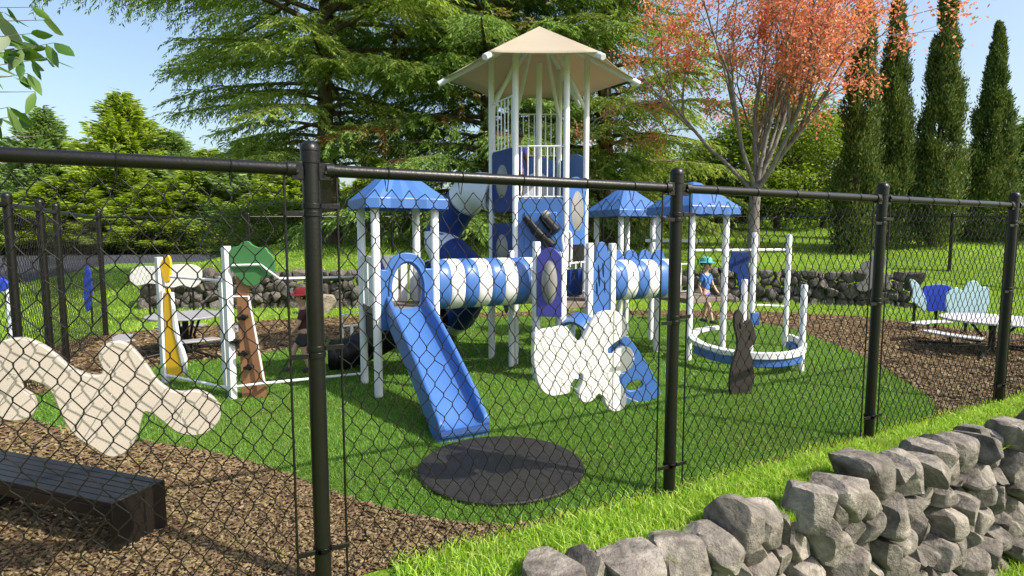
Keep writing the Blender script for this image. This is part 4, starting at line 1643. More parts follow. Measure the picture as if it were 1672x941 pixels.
px_post(264, 420, 271, 626, 0.058)
px_post(371, 402, 380, 653, 0.062)
gi, ti = px_post(361, 452, 369, 631, 0.03)
MB().tube([PP(278, 452, g2, df), PP(365, 459, g1, df)], 0.013, 8).build('rail', 'white', fr)
MB().tube([PP(268, 612, g2, df), PP(372, 634, g1, df)], 0.014, 8).build('rail', 'white', fr)
pyl = (g2.x + 0.02, g2.y - 0.03)
dyl = (1, -0.18)
y1 = c7([(213, 180), (226, 147), (247, 125), (263, 148), (265, 205), (255, 265), (236, 270), (222, 225)])
y2 = c7([(245, 308), (262, 330), (270, 420), (280, 520), (292, 578), (325, 640), (341, 690), (343, 780), (296, 775), (250, 766), (242, 560), (233, 400)])
link('yellow_board', panel_mesh('yellow_board', [px_loop(y1, pyl, dyl, 3), px_loop(y2, pyl, dyl, 3)], pyl, dyl, 0.025), 'yellow', fr)
ys = c7([(268, 330), (274, 330), (284, 520), (298, 578), (331, 640), (347, 690), (349, 781), (343, 780)])
link('edge_strip', panel_mesh('edge_strip', [px_loop(ys, pyl, dyl, 0)], pyl, dyl, 0.04), 'white', fr)
ptr = G(415, 651)
dtr = (1, 0.06)
trunk = c7([(628, 235), (697, 285), (692, 345), (785, 830), (790, 905), (725, 911), (660, 915), (655, 760), (645, 600), (636, 440), (630, 340)])
tb_ = link('trunk_board', panel_mesh('trunk_board', [px_loop(trunk, ptr, dtr, 0)], ptr, dtr, 0.03), 'brown', fr)
for x, y in ((680, 460), (683, 655), (712, 730), (640, 590)):
    xx, yy = c7([(x, y)])[0]
    a = PP(xx, yy, ptr, dtr) - Vector((0, 0.015, 0))
    b = MB()
    b.tube([a, a + Vector((0, -0.05, 0.0))], [0.018, 0.03], 10)
    b.obox(a + Vector((0, -0.055, 0)), Vector((0.045, 0, 0.008)), Vector((0, 0.016, 0)), Vector((-0.003, 0, 0.014)))
    b.build('climbing_hold', 'dark', tb_, 0.006)
crown = c7([(600, 88), (640, 75), (660, 55), (690, 50), (715, 70), (750, 85), (785, 85), (802, 110), (825, 132), (836, 175), (830, 220), (800, 245), (762, 246), (745, 280), (715, 291), (680, 285), (650, 255), (620, 225), (598, 190), (592, 140)])
pcr = (ptr.x, ptr.y - 0.035)
link('crown_board', panel_mesh('crown_board', [px_loop(crown, pcr, dtr, 4)], pcr, dtr, 0.03), 'green', fr)
pf = (ptr.x, ptr.y - 0.07)
wl = lambda pts: [PP(x, y, pf, dtr) for x, y in c7(pts)]
MB().tube(wl([(598, 180), (755, 176), (858, 252)]) + [PY(588, 452, 5.75)], 0.011, 8).build('rail', 'white', fr)
MB().tube(wl([(600, 352), (690, 350), (730, 560), (778, 828)]), 0.010, 8).build('rail', 'white', fr)
MB().tube(wl([(615, 846), (780, 826)]) + [PY(592, 610, 5.72)], 0.012, 8).build('rail', 'white', fr)

# pale blue panels on the right bank
cw = crop(1440, 420, 5.2284)
for nm, lab, pts, m, Y in (
    ('tail_panel', 'pale aqua tail shaped play panel leftmost behind the right picnic table', [(240, 200), (262, 195), (300, 225), (345, 300), (372, 380), (368, 460), (330, 430), (280, 390), (250, 370), (265, 300)], 'aqua', 8.6),
    ('wave_panel', 'royal blue play panel between the two pale aqua ones', [(355, 265), (400, 245), (460, 238), (530, 238), (590, 270), (620, 400), (610, 490), (560, 470), (480, 455), (400, 458), (370, 400)], 'royal', 8.75),
    ('shell_panel', 'pale aqua rounded play panel tallest behind the right picnic table', [(545, 330), (600, 275), (640, 262), (690, 290), (715, 240), (760, 207), (800, 207), (830, 240), (850, 258), (890, 258), (912, 300), (908, 400), (880, 480), (860, 530), (700, 530), (620, 505), (560, 470)], 'aqua', 8.45)):
    p0 = PY(1560, 500, Y)
    lp = px_loop(cw(pts), p0, (1, -0.1), 4)
    r_ = cut_out(nm, lab, 'play panel', [lp], p0, (1, -0.1), m, 0.03)
    cx_ = sum(p.x for p in lp) / len(lp)
    cy_ = sum(p.y for p in lp) / len(lp)
    MB().tube([(cx_, cy_ + 0.04, -0.05), (cx_, cy_ + 0.04, sum(p.z for p in lp) / len(lp))], 0.02, 8).build('support_post', 'black', r_)
cg = crop(1340, 400, 3.1355)
p0 = Vector((6.9, 10.9, 0))
lp = px_loop(cg([(215, 95), (240, 82), (262, 90), (262, 60), (310, 55), (332, 70), (325, 110), (300, 150), (340, 155), (348, 180), (325, 195), (270, 180), (262, 215), (230, 235), (195, 232), (185, 210), (215, 190), (235, 150), (212, 130)]), p0, (1, -0.2), 3)
r_ = cut_out('grey_panel', 'grey irregular cut-out play panel before the dark wall on the right', 'play panel', [lp], p0, (1, -0.2), 'greypanel', 0.03)
MB().tube([(lp[0].x + 0.25, lp[0].y + 0.0, -0.05), (lp[0].x + 0.25, lp[0].y + 0.0, 0.85)], 0.02, 8).build('support_post', 'black', r_)

# blue panels beyond the left fence
pl = PY(145, 470, 9.2)
r_ = cut_out('oval_panel', 'slim upright royal blue oval panel beyond the left fence', 'play panel', [px_loop([(143, 435), (148, 445), (150, 470), (148, 500), (143, 508), (139, 495), (138, 465), (140, 442)], pl, (1, 0), 3)], pl, (1, 0), 'royal')
MB().tube([(pl.x, pl.y + 0.03, -0.05), (pl.x, pl.y + 0.03, 0.5)], 0.015, 6).build('support_post', 'black', r_)
pl = PY(5, 480, 7.0)
r_ = cut_out('round_panel', 'small rounded royal blue panel on a pale post at the left edge', 'play panel', [px_loop([(-14, 468), (-2, 456), (8, 457), (15, 466), (8, 474), (-6, 474)], pl, (1, 0), 3)], pl, (1, 0), 'royal')
MB().tube([(pl.x + 0.04, pl.y + 0.03, -0.05), (pl.x + 0.04, pl.y + 0.03, 0.9)], 0.035, 8).build('support_post', 'pale', r_)


# ------------------------------------------------------------------ rubber disc, bench, tables
dcn = G(819, 768)
MB().lathe([(0.51, 0.008), (0.515, 0.030), (0.508, 0.036)], (dcn.x, dcn.y, 0), 96).build('rubber_mat', 'rubber')
tag(bpy.data.objects['rubber_mat'], 'round black rubber landing mat at the foot of the blue slide', 'mat')

bc = G(185, 908)
ax = Vector((-0.946, 0.324, 0))
ay = Vector((0.324, 0.946, 0))
bn = thing('park_bench', 'low dark brown backless bench with a slatted seat on the wood chips', 'bench', (bc.x, bc.y, 0))
BW, BL_, BH = 0.27, 1.45, 0.25
m = MB()
for k in range(6):
    o = bc + ay * (BW * (k + 0.5) / 6)
    m.obox(o + ax * (BL_ / 2) + Z * (BH - 0.012), ax * (BL_ / 2 - 0.011), ay * (BW / 12 - 0.0018), Z * 0.012)
m.build('seat', 'bench', bn, 0.0025)
m = MB()
for yy in (0.006, BW - 0.006):
    m.obox(bc + ay * yy + ax * BL_ / 2 + Z * (BH - 0.052), ax * (BL_ / 2 - 0.012), ay * 0.0055, Z * 0.026)
m.build('apron', 'bench', bn, 0.002)
for e in (0.0, BL_ - 0.0):
    MB().obox(bc + ax * e + ay * BW / 2 + Z * (BH / 2 + 0.0), ax * 0.010, ay * (BW / 2), Z * (BH / 2 + 0.001)).build('end_panel', 'bench', bn, 0.003)
mm = bc + ax * (BL_ * 0.72) + ay * BW / 2
MB().obox(mm + Z * 0.1, ax * 0.02, ay * 0.1, Z * 0.115).build('centre_leg', 'bench', bn, 0.003)


def picnic(label, c, rt, zt, nseat, rot, seat_r, seat_w, topm='tabletop'):
    root = thing('picnic_table', label, 'picnic table', c, 'round picnic tables')
    c = Vector(c)
    MB().lathe([(rt * 0.95, zt - 0.028), (rt, zt - 0.02), (rt, zt - 0.006), (rt * 0.99, zt)], c, 40).build('table_top', topm, root)
    b = MB()
    for k in range(4):
        a = rot + math.pi / 2 * k + 0.4
        d = Vector((math.cos(a), math.sin(a), 0))
        b.tube([c + d * rt * 0.45 + Z * (zt - 0.03), c + d * 0.10 + Z * zt * 0.45, c + d * 0.16 + Z * 0.06, c + d * (seat_r) + Z * 0.03], 0.016, 8)
    b.lathe([(0.035, 0.0), (0.035, zt - 0.03)], c, 10)
    b.build('frame', 'dark', root)
    for k in range(nseat):
        a = rot + 2 * math.pi * k / nseat
        vs, fs = [], []
        n = 9
        for j in range(n + 1):
            aa = a - seat_w + 2 * seat_w * j / n
            for (r, z) in ((seat_r - 0.09, 0.25), (seat_r + 0.09, 0.25), (seat_r + 0.09, 0.27), (seat_r - 0.09, 0.27)):
                vs.append(c + Vector((r * math.cos(aa), r * math.sin(aa), z)))
        for j in range(n):
            for q in range(4):
                fs.append((j * 4 + q, (j + 1) * 4 + q, (j + 1) * 4 + (q + 1) % 4, j * 4 + (q + 1) % 4))
        fs.append((0, 1, 2, 3))
        fs.append((n * 4 + 3, n * 4 + 2, n * 4 + 1, n * 4))
        so = MB().add(vs, fs).build('seat', topm, root, 0.006)
        bm = bmesh.new()
        bm.from_mesh(so.data)
        bmesh.ops.recalc_face_normals(bm, faces=bm.faces)
        bm.to_mesh(so.data)
        bm.free()
        d = Vector((math.cos(a), math.sin(a), 0))
        MB().tube([c + d * 0.12 + Z * 0.10, c + d * (seat_r - 0.04) + Z * 0.12, c + d * seat_r + Z * 0.25], 0.014, 8).build('seat_arm', 'dark', root)
    return root


tl = G(305, 578)
picnic('round picnic table with curved seats, colour darkened for shade, on the far left wood chips', (tl.x, tl.y, 0), 0.43, 0.49, 4, 0.6, 0.66, 0.42, 'shade_top')
tr_ = G(1618, 574)
picnic('pale round picnic table with curved seats at the right edge', (tr_.x, tr_.y, 0), 0.56, 0.42, 4, 0.35, 0.80, 0.42)

# boulder by the wall behind the near post
g = G(518, 512)
pp_, f = stone_verts([(-0.34, -0.2), (-0.2, -0.22), (0.3, -0.2), (0.36, 0.02), (0.3, 0.17), (-0.1, 0.2), (-0.34, 0.16)], 0.3, 4)
me = np_mesh('boulder', pp_ + np.array([0, 0, 0.18]), [f], True)
me.set_sharp_from_angle(angle=R(30))
M['tanrock'] = rock_mat('tan_stone', (0.15, 0.13, 0.10), (0.27, 0.235, 0.18), (0.38, 0.335, 0.26), 0.1)
o = link('boulder', me, 'tanrock')
o.location = (g.x, g.y, 0)
tag(o, 'pale tan squarish boulder at the foot of the left stone wall', 'boulder')


# ------------------------------------------------------------------ children
def skin_mesh(name, verts, edges, root=0, sub=2):
    """verts: list of ((x,y,z), rx, ry)"""
    me = bpy.data.meshes.new(name)
    me.from_pydata([v[0] for v in verts], edges, [])
    ob = bpy.data.objects.new('tmp_skin', me)
    COL.objects.link(ob)
    md = ob.modifiers.new('s', 'SKIN')
    md.use_smooth_shade = True
    for i, v in enumerate(verts):
        me.skin_vertices[0].data[i].radius = (v[1], v[2])
        me.skin_vertices[0].data[i].use_root = (i == root)
    sm = ob.modifiers.new('u', 'SUBSURF')
    sm.levels = sm.render_levels = sub
    dg = bpy.context.evaluated_depsgraph_get()
    dg.update()
    out = bpy.data.meshes.new_from_object(ob.evaluated_get(dg))
    bpy.data.objects.remove(ob)
    out.name = name
    out.materials.clear()
    return out


def person(label, loc, h, rot, pose, skin, top, bottom, hat=None, hair='hair', skirt=False):
    """a child: body one continuous mesh, clothes and hair as children"""
    root = thing('person', label, 'person', loc)
    root.rotation_euler = (0, 0, rot)
    s = h
    hip, lk1, lf1, lk2, lf2 = pose['hip'], pose['k1'], pose['f1'], pose['k2'], pose['f2']
    V, E = [], []

    def add(p, rx, ry=None, frm=None):
        V.append((tuple(c * s for c in p), rx * s, (ry or rx) * s))
        if frm is not None:
            E.append((frm, len(V) - 1))
        return len(V) - 1
    pel = add((0, 0, hip), 0.075, 0.06)
    wai = add((0, 0, hip + 0.10), 0.066, 0.052, pel)
    che = add((0, 0.004, hip + 0.22), 0.074, 0.056, wai)
    nb = add((0, 0, hip + 0.305), 0.036, 0.034, che)
    nt_ = add((0, -0.004, hip + 0.345), 0.032, 0.032, nb)
    hd = add((0, -0.012, hip + 0.40), 0.066, 0.072, nt_)
    hd2 = add((0, -0.006, hip + 0.455), 0.070, 0.080, hd)
    ht = add((0, 0.0, hip + 0.505), 0.038, 0.045, hd2)
    for sg, (k, f), (el, wr) in ((-1, (lk1, lf1), pose['a1']), (1, (lk2, lf2), pose['a2'])):
        hp = add((sg * 0.042, 0, hip - 0.035), 0.052, 0.055, pel)
        kn = add(k, 0.036, 0.038, hp)
        an = add((f[0], f[1], f[2] + 0.045), 0.022, 0.024, kn)
        he = add((f[0], f[1] + 0.012, f[2] + 0.022), 0.024, 0.02, an)
        add((f[0], f[1] - 0.06, f[2] + 0.016), 0.024, 0.015, he)
        sh = add((sg * 0.098, 0.0, hip + 0.265), 0.034, 0.034, che)
        e_ = add(el, 0.024, 0.024, sh)
        w_ = add(wr, 0.016, 0.018, e_)
        dv = unit(np.array(wr) - np.array(el))
        pm = add(tuple(np.array(wr) + dv * 0.03), 0.020, 0.012, w_)
        for q, ln in ((-0.016, 0.030), (-0.006, 0.036), (0.005, 0.034), (0.015, 0.026)):
            f1 = add(tuple(np.array(wr) + dv * 0.052 + np.array([0, q, 0])), 0.0062, None, pm)
            add(tuple(np.array(wr) + dv * (0.052 + ln) + np.array([-sg * 0.008, q, 0])), 0.0052, None, f1)
        add(tuple(np.array(wr) + dv * 0.045 + np.array([-sg * 0.008, -0.03, 0.0])), 0.0065, None, pm)
    body = link('body', skin_mesh('body', V, E), skin, root, world=False)
    hz = (hip + 0.45)
    # face
    for sg in (-1, 1):
        MB().lathe([(0.001, -0.008 * s), (0.009 * s, 0), (0.001, 0.008 * s)], (sg * 0.026 * s, -0.080 * s, (hz - 0.005) * s), 8).build('eye', 'eye', None).parent = root
    nose = MB().tube([(0, -0.078 * s, (hz - 0.005) * s), (0, -0.094 * s, (hz - 0.028) * s)], [0.006 * s, 0.011 * s], 8)
    nose.build('nose', skin, None).parent = root
    mouth = MB().tube([(-0.018 * s, -0.078 * s, (hz - 0.05) * s), (0, -0.083 * s, (hz - 0.053) * s), (0.018 * s, -0.078 * s, (hz - 0.05) * s)], 0.004 * s, 6)
    mouth.build('mouth', 'redhat', None).parent = root
    for sg in (-1, 1):
        MB().lathe([(0.004 * s, -0.018 * s), (0.013 * s, -0.006 * s), (0.015 * s, 0.008 * s), (0.004 * s, 0.018 * s)], (sg * 0.074 * s, 0.0, (hz - 0.012) * s), 10).build('ear', skin, None).parent = root
    # hair or hat
    v, f = ico(4)
    k = v[:, 2] > -0.55 - 0.9 * v[:, 1] * 0 - 0.0
    hv = v * np.array([0.081, 0.092, 0.078]) * s
    hv[:, 1] += 0.008 * s
    hv[:, 2] += (hz + 0.016) * s
    fm = np.array([(v[t].mean(0)[2] > (0.12 if v[t].mean(0)[1] < -0.25 else -0.62)) for t in f])
    me = np_mesh('hair', hv, [f[fm]], True)
    ho = link('hair', me, hair, root, world=False)
    sd = ho.modifiers.new('t', 'SOLIDIFY')
    sd.thickness = 0.008 * s
    if hat:
        hb = MB()
        hb.lathe([(0.135 * s, 0.0), (0.138 * s, 0.006 * s), (0.096 * s, 0.018 * s), (0.092 * s, 0.05 * s), (0.075 * s, 0.082 * s), (0.03 * s, 0.096 * s), (0.003 * s, 0.097 * s)], (0, 0.002 * s, (hz + 0.018) * s), 24)
        hb.build('sun_hat', hat, None).parent = root
    # shirt: loose shell with sleeves
    SV, SE = [], []

    def sadd(p, rx, ry=None, frm=None):
        SV.append((tuple(c * s for c in p), rx * s, (ry or rx) * s))
        if frm is not None:
            SE.append((frm, len(SV) - 1))
        return len(SV) - 1
    a = sadd((0, 0, hip + (-0.10 if skirt else 0.0)), 0.110 if skirt else 0.090, 0.10 if skirt else 0.074)
    b_ = sadd((0, 0, hip + 0.11), 0.080, 0.066, a)
    c_ = sadd((0, 0.004, hip + 0.225), 0.086, 0.068, b_)
    d_ = sadd((0, 0, hip + 0.292), 0.046, 0.044, c_)
    for sg, (el, wr) in ((-1, pose['a1']), (1, pose['a2'])):
        sh = sadd((sg * 0.100, 0, hip + 0.262), 0.044, 0.044, c_)
        mid = tuple(np.array((sg * 0.1, 0, hip + 0.262)) * 0.3 + np.array(el) * 0.7)
        sadd(mid, 0.038, 0.038, sh)
    link('shirt', skin_mesh('shirt', SV, SE), top, root, world=False)
    if not skirt:
        QV, QE = [], []

        def qadd(p, rx, ry=None, frm=None):
            QV.append((tuple(c * s for c in p), rx * s, (ry or rx) * s))
            if frm is not None:
                QE.append((frm, len(QV) - 1))
            return len(QV) - 1
        a = qadd((0, 0, hip + 0.03), 0.086, 0.072)
        b_ = qadd((0, 0, hip - 0.03), 0.088, 0.074, a)
        for sg, k in ((-1, lk1), (1, lk2)):
            hp = qadd((sg * 0.045, 0, hip - 0.06), 0.060, 0.062, b_)
            qadd(tuple(np.array((sg * 0.045, 0, hip - 0.06)) * 0.25 + np.array(k) * 0.75), 0.058, 0.060, hp)
        link('shorts', skin_mesh('shorts', QV, QE), bottom, root, world=False)
    for f in (lf1, lf2):
        sh = MB()
        sh.tube([((f[0]) * s, (f[1] + 0.036) * s, (f[2] + 0.026) * s), (f[0] * s, (f[1]) * s, (f[2] + 0.028) * s), (f[0] * s, (f[1] - 0.06) * s, (f[2] + 0.022) * s), (f[0] * s, (f[1] - 0.088) * s, (f[2] + 0.018) * s)], [0.024 * s, 0.034 * s, 0.032 * s, 0.018 * s], 12)
        sh.build('shoe', 'charcoal', None).parent = root
    return root


walk = dict(hip=0.49, k1=(-0.05, -0.10, 0.29), f1=(-0.05, -0.17, 0.0), k2=(0.05, 0.0, 0.27), f2=(0.05, 0.06, 0.0), a1=((-0.125, 0.04, 0.60), (-0.12, -0.01, 0.48)), a2=((0.125, -0.05, 0.61), (0.115, -0.13, 0.51)))
stand = dict(hip=0.49, k1=(-0.05, -0.01, 0.27), f1=(-0.052, 0.0, 0.0), k2=(0.05, -0.012, 0.27), f2=(0.055, 0.0, 0.0), a1=((-0.13, 0.01, 0.61), (-0.13, -0.03, 0.48)), a2=((0.13, 0.01, 0.61), (0.125, -0.03, 0.48)))
g = G(497, 608)
person('child in a red sun hat, maroon top and dark shorts walking on the turf', (g.x, g.y, 0.01), 0.86, R(-70), walk, 'skin', 'maroon', 'charcoal', 'redhat')
g = G(1150, 527)
person('child in a teal hat and blue top walking behind the white ring', (g.x, g.y, 0.006), 1.05, R(40), walk, 'skin', 'bluecloth', 'lilac', 'teal')
person('child in a long lilac top standing on the high tower deck', (0.07, 6.72, 1.86), 0.80, R(160), stand, 'skindark', 'lilac', 'lilac', None, 'hair', True)


# ------------------------------------------------------------------ trees
def limb_mesh(mb, pts, r0, r1, n=7):
    m = len(pts)
    mb.tube(pts, [r0 + (r1 - r0) * (i / (m - 1)) ** 0.8 for i in range(m)], n, True)


def tree_thing(name, label, loc, trunk_mb, leaf_v, leaf_f, leaf_m, bark_m, group=None, trunkname='trunk', crownname='crown'):
    root = thing(name, label, 'tree', loc, group)
    if trunk_mb is not None:
        trunk_mb.build(trunkname, bark_m, None, 0, 60).parent = root
    me = np_mesh(crownname, leaf_v, [leaf_f])
    link(crownname, me, leaf_m, root, world=False)
    return root


def copy_thing(root, loc, rz, sc, label):
    c = root.copy()
    COL.objects.link(c)
    c.location = loc
    c.rotation_euler = (0, 0, rz)
    c.scale = sc if hasattr(sc, '__len__') else (sc, sc, sc)
    c['label'] = label
    for ch in root.children:
        d = ch.copy()
        COL.objects.link(d)
        d.parent = c
    return c


def hemlock(h, zlow, spread, nb, seed, taper=0.55, dens=1.0, leafl=0.17, r0=0.36):
    """big drooping conifer; branches carry hanging fern-like sprays"""
    rs = np.random.RandomState(seed)
    mb = MB()
    tp = [Vector((0.06 * math.sin(i * 1.3), 0.06 * math.cos(i * 1.7), -0.2 + (h + 0.2) * i / 10)) for i in range(11)]
    limb_mesh(mb, tp, r0, 0.05, 12)
    P, D, S, L, W = [], [], [], [], []
    u0 = 0.27 if seed == 3 else 0.2
    for b in range(nb):
        z = zlow + (h - zlow) * ((b + rs.uniform(0, 1)) / nb)
        fr = (z - zlow) / (h - zlow)
        a = b * 2.399 + rs.uniform(-0.4, 0.4)
        ln = spread * (1 - fr * taper) * rs.uniform(0.65, 1.08)
        if seed == 3:
            ln = spread * np.interp(z, [2, 3.6, 5.2, 7, 11.5], [0.42, 0.5, 0.72, 1.0, 0.7]) * rs.uniform(0.65, 1.05)
        d = np.array([math.cos(a), math.sin(a), 0])
        sd = np.array([-d[1], d[0], 0])
        rise = rs.uniform(0.05, 0.28)
        droop = rs.uniform(0.16, 0.34)
        m = 12
        pts = []
        wob = rs.uniform(-0.12, 0.12)
        for i in range(m + 1):
            u = i / m
            pts.append(np.array([0, 0, z]) + d * ln * u + sd * ln * wob * math.sin(u * 3) + np.array([0, 0, ln * (rise * u - droop * u * u)]))
        limb_mesh(mb, [Vector(p) for p in pts], 0.035 + 0.011 * ln, 0.008, 5)
        pts = np.array(pts)
        ntw = int(ln * 9.5 * dens)
        for t in range(ntw):
            u = u0 + (1 - u0) * ((t + rs.uniform(0, 1)) / ntw)
            k = min(int(u * m), m - 1)
            p0 = pts[k] + (pts[k + 1] - pts[k]) * (u * m - k)
            sg = 1 if t % 2 else -1
            tl = ln * 0.26 * (1.1 - 0.75 * u) * rs.uniform(0.6, 1.25) + 0.22
            td = unit(d * rs.uniform(0.35, 0.9) + sd * sg * rs.uniform(0.5, 1.0) + np.array([0, 0, rs.uniform(-0.35, 0.12)]))
            hang = rs.uniform(0.08, 0.55)
            nl = max(5, int(tl * 17 * dens))
            uu = (np.arange(nl) + rs.uniform(0, 1, nl)) / nl
            q = p0 + td * (tl * uu)[:, None] + np.array([0, 0, -1]) * (tl * hang * uu ** 1.8)[:, None]
            tdir = unit(td + np.array([0, 0, -1]) * (1.6 * hang * uu)[:, None])
            ls = np.where(np.arange(nl) % 2, 1, -1)[:, None]
            side_ = unit(np.cross(tdir, np.array([0, 0, 1.0]) + 0 * tdir) + 1e-6)
            ld = unit(tdir * 0.9 + side_ * ls * rs.uniform(0.3, 0.9, (nl, 1)) + np.array([0, 0, -1]) * rs.uniform(0.0, 0.8, (nl, 1)) + rs.normal(0, 0.18, (nl, 3)))
            P.append(q)
            D.append(ld)
            S.append(unit(np.cross(ld, rs.normal(0, 0.9, (nl, 3)) + np.array([0, 0, 0.6]))))
            L.append(rs.uniform(0.6, 1.25, nl) * leafl)
            W.append(rs.uniform(0.013, 0.026, nl) * leafl / 0.17)
    P, D, S, L, W = map(np.concatenate, (P, D, S, L, W))
    v, f = cards(P, D, S, L, W)
    return mb, v, f


def spruce(h, spread, nb, seed, leafl=0.26, dens=1.0):
    rs = np.random.RandomState(seed)
    mb = MB()
    limb_mesh(mb, [Vector((0, 0, -0.2 + (h * 0.97) * i / 6)) for i in range(7)], 0.16, 0.02, 7)
    P, D, S, L, W = [], [], [], [], []
    for b in range(nb):
        fr = (b + rs.uniform(0, 1)) / nb
        fr = 1 - (1 - fr) ** 1.15 if False else fr
        z = 0.35 + (h - 0.5) * fr
        a = b * 2.399 + rs.uniform(-0.5, 0.5)
        ln = spread * (1 - fr) ** 0.8 * rs.uniform(0.5, 1.2) + 0.12
        d = np.array([math.cos(a), math.sin(a), 0])
        sd = np.array([-d[1], d[0], 0])
        nl = int((ln * 62 + 14) * dens)
        u = rs.uniform(0.12, 1, nl)
        lat = rs.uniform(-1, 1, nl) * 0.34 * ln * (1 - u * 0.75)
        up = rs.uniform(0.15, 0.4) * u * u - rs.uniform(0.02, 0.24) * u
        q = np.array([0, 0, z]) + d * (ln * u)[:, None] + sd * lat[:, None] + np.array([0, 0, 1]) * (ln * up + rs.normal(0, 0.17, nl) - 0.12 * np.abs(lat))[:, None]
        ld = unit(d * 0.8 + sd * (np.sign(lat) * rs.uniform(0.2, 0.9, nl))[:, None] + np.array([0, 0, 1]) * rs.uniform(-0.25, 0.5, nl)[:, None])
        P.append(q)
        D.append(ld)
        S.append(unit(np.cross(ld, rs.normal(0, 1.0, (nl, 3)) + np.array([0, 0, 0.4]))))
        L.append(rs.uniform(0.6, 1.3, nl) * leafl)
        W.append(rs.uniform(0.03, 0.055, nl) * leafl / 0.26)
    P, D, S, L, W = map(np.concatenate, (P, D, S, L, W))
    v, f = cards(P, D, S, L, W)
    return mb, v, f


def cypress(h, rad, seed, n=64000):
    rs = np.random.RandomState(seed)
    mb = MB()
    limb_mesh(mb, [Vector((0, 0, -0.2 + (h * 0.9) * i / 6)) for i in range(7)], 0.12, 0.02, 7)
    nc = 300
    cz = h * rs.uniform(0.02, 1.0, nc) ** 0.95
    fr = cz / h
    prof = rad * np.clip(1.35 * (1.0 - fr) + 0.03, 0.02, 1) * (0.80 + 0.2 * np.minimum(fr / 0.12, 1))
    ca = rs.uniform(0, 2 * np.pi, nc)
    cr = prof * rs.uniform(0.35, 0.98, nc)
    C = np.stack([cr * np.cos(ca), cr * np.sin(ca), cz], -1)
    k = rs.randint(0, nc, n)
    size = 0.018 + 0.17 * (1 - fr[k]) ** 0.8
    off = rs.normal(0, 1, (n, 3)) * np.array([0.55, 0.55, 1.25]) * size[:, None]
    P = C[k] + off
    rad_d = unit(np.stack([P[:, 0], P[:, 1], np.zeros(n)], -1) + 1e-6)
    D = unit(rad_d * rs.uniform(0.15, 0.7, (n, 1)) + np.array([0, 0, 1.0]) + rs.normal(0, 0.28, (n, 3)))
    S = unit(np.cross(D, rad_d + rs.normal(0, 0.8, (n, 3))))
    v, f = cards(P, D, S, rs.uniform(0.055, 0.13, n), rs.uniform(0.010, 0.021, n))
    return mb, v, f


def broadleaf(h, rx, seed, n=26000, leafl=0.14, trunk=0.14, low=0.15):
    rs = np.random.RandomState(seed)
    mb = MB()
    limb_mesh(mb, [Vector((0, 0, -0.2 + h * 0.55 * i / 5)) for i in range(6)], trunk, trunk * 0.5, 8)
    nc = 110
    a = rs.uniform(0, 2 * np.pi, nc)
    fr = rs.uniform(0, 1, nc)
    zz = h * (low + (1 - low) * fr)
    rr = rx * np.sqrt(np.clip(1 - ((fr - 0.42) / 0.62) ** 2, 0.03, 1)) * rs.uniform(0.35, 1.05, nc)
    C = np.stack([rr * np.cos(a), rr * np.sin(a), zz], -1)
    for c in C[::3]:
        limb_mesh(mb, [Vector((0, 0, max(0.2, c[2] * 0.5))), Vector(c * np.array([0.5, 0.5, 0.8])), Vector(c)], trunk * 0.25, 0.01, 5)
    k = rs.randint(0, nc, n)
    P = C[k] + rs.normal(0, 1, (n, 3)) * np.array([0.34, 0.34, 0.22]) * (rx / 2.4)
    D = unit(rs.normal(0, 1, (n, 3)) + np.array([0, 0, -0.3]))
    S = unit(np.cross(D, rs.normal(0, 0.7, (n, 3)) + np.array([0, 0, 1.0])))
    v, f = cards(P, D, S, rs.uniform(0.7, 1.3, n) * leafl, rs.uniform(0.22, 0.34, n) * leafl)
    return mb, v, f


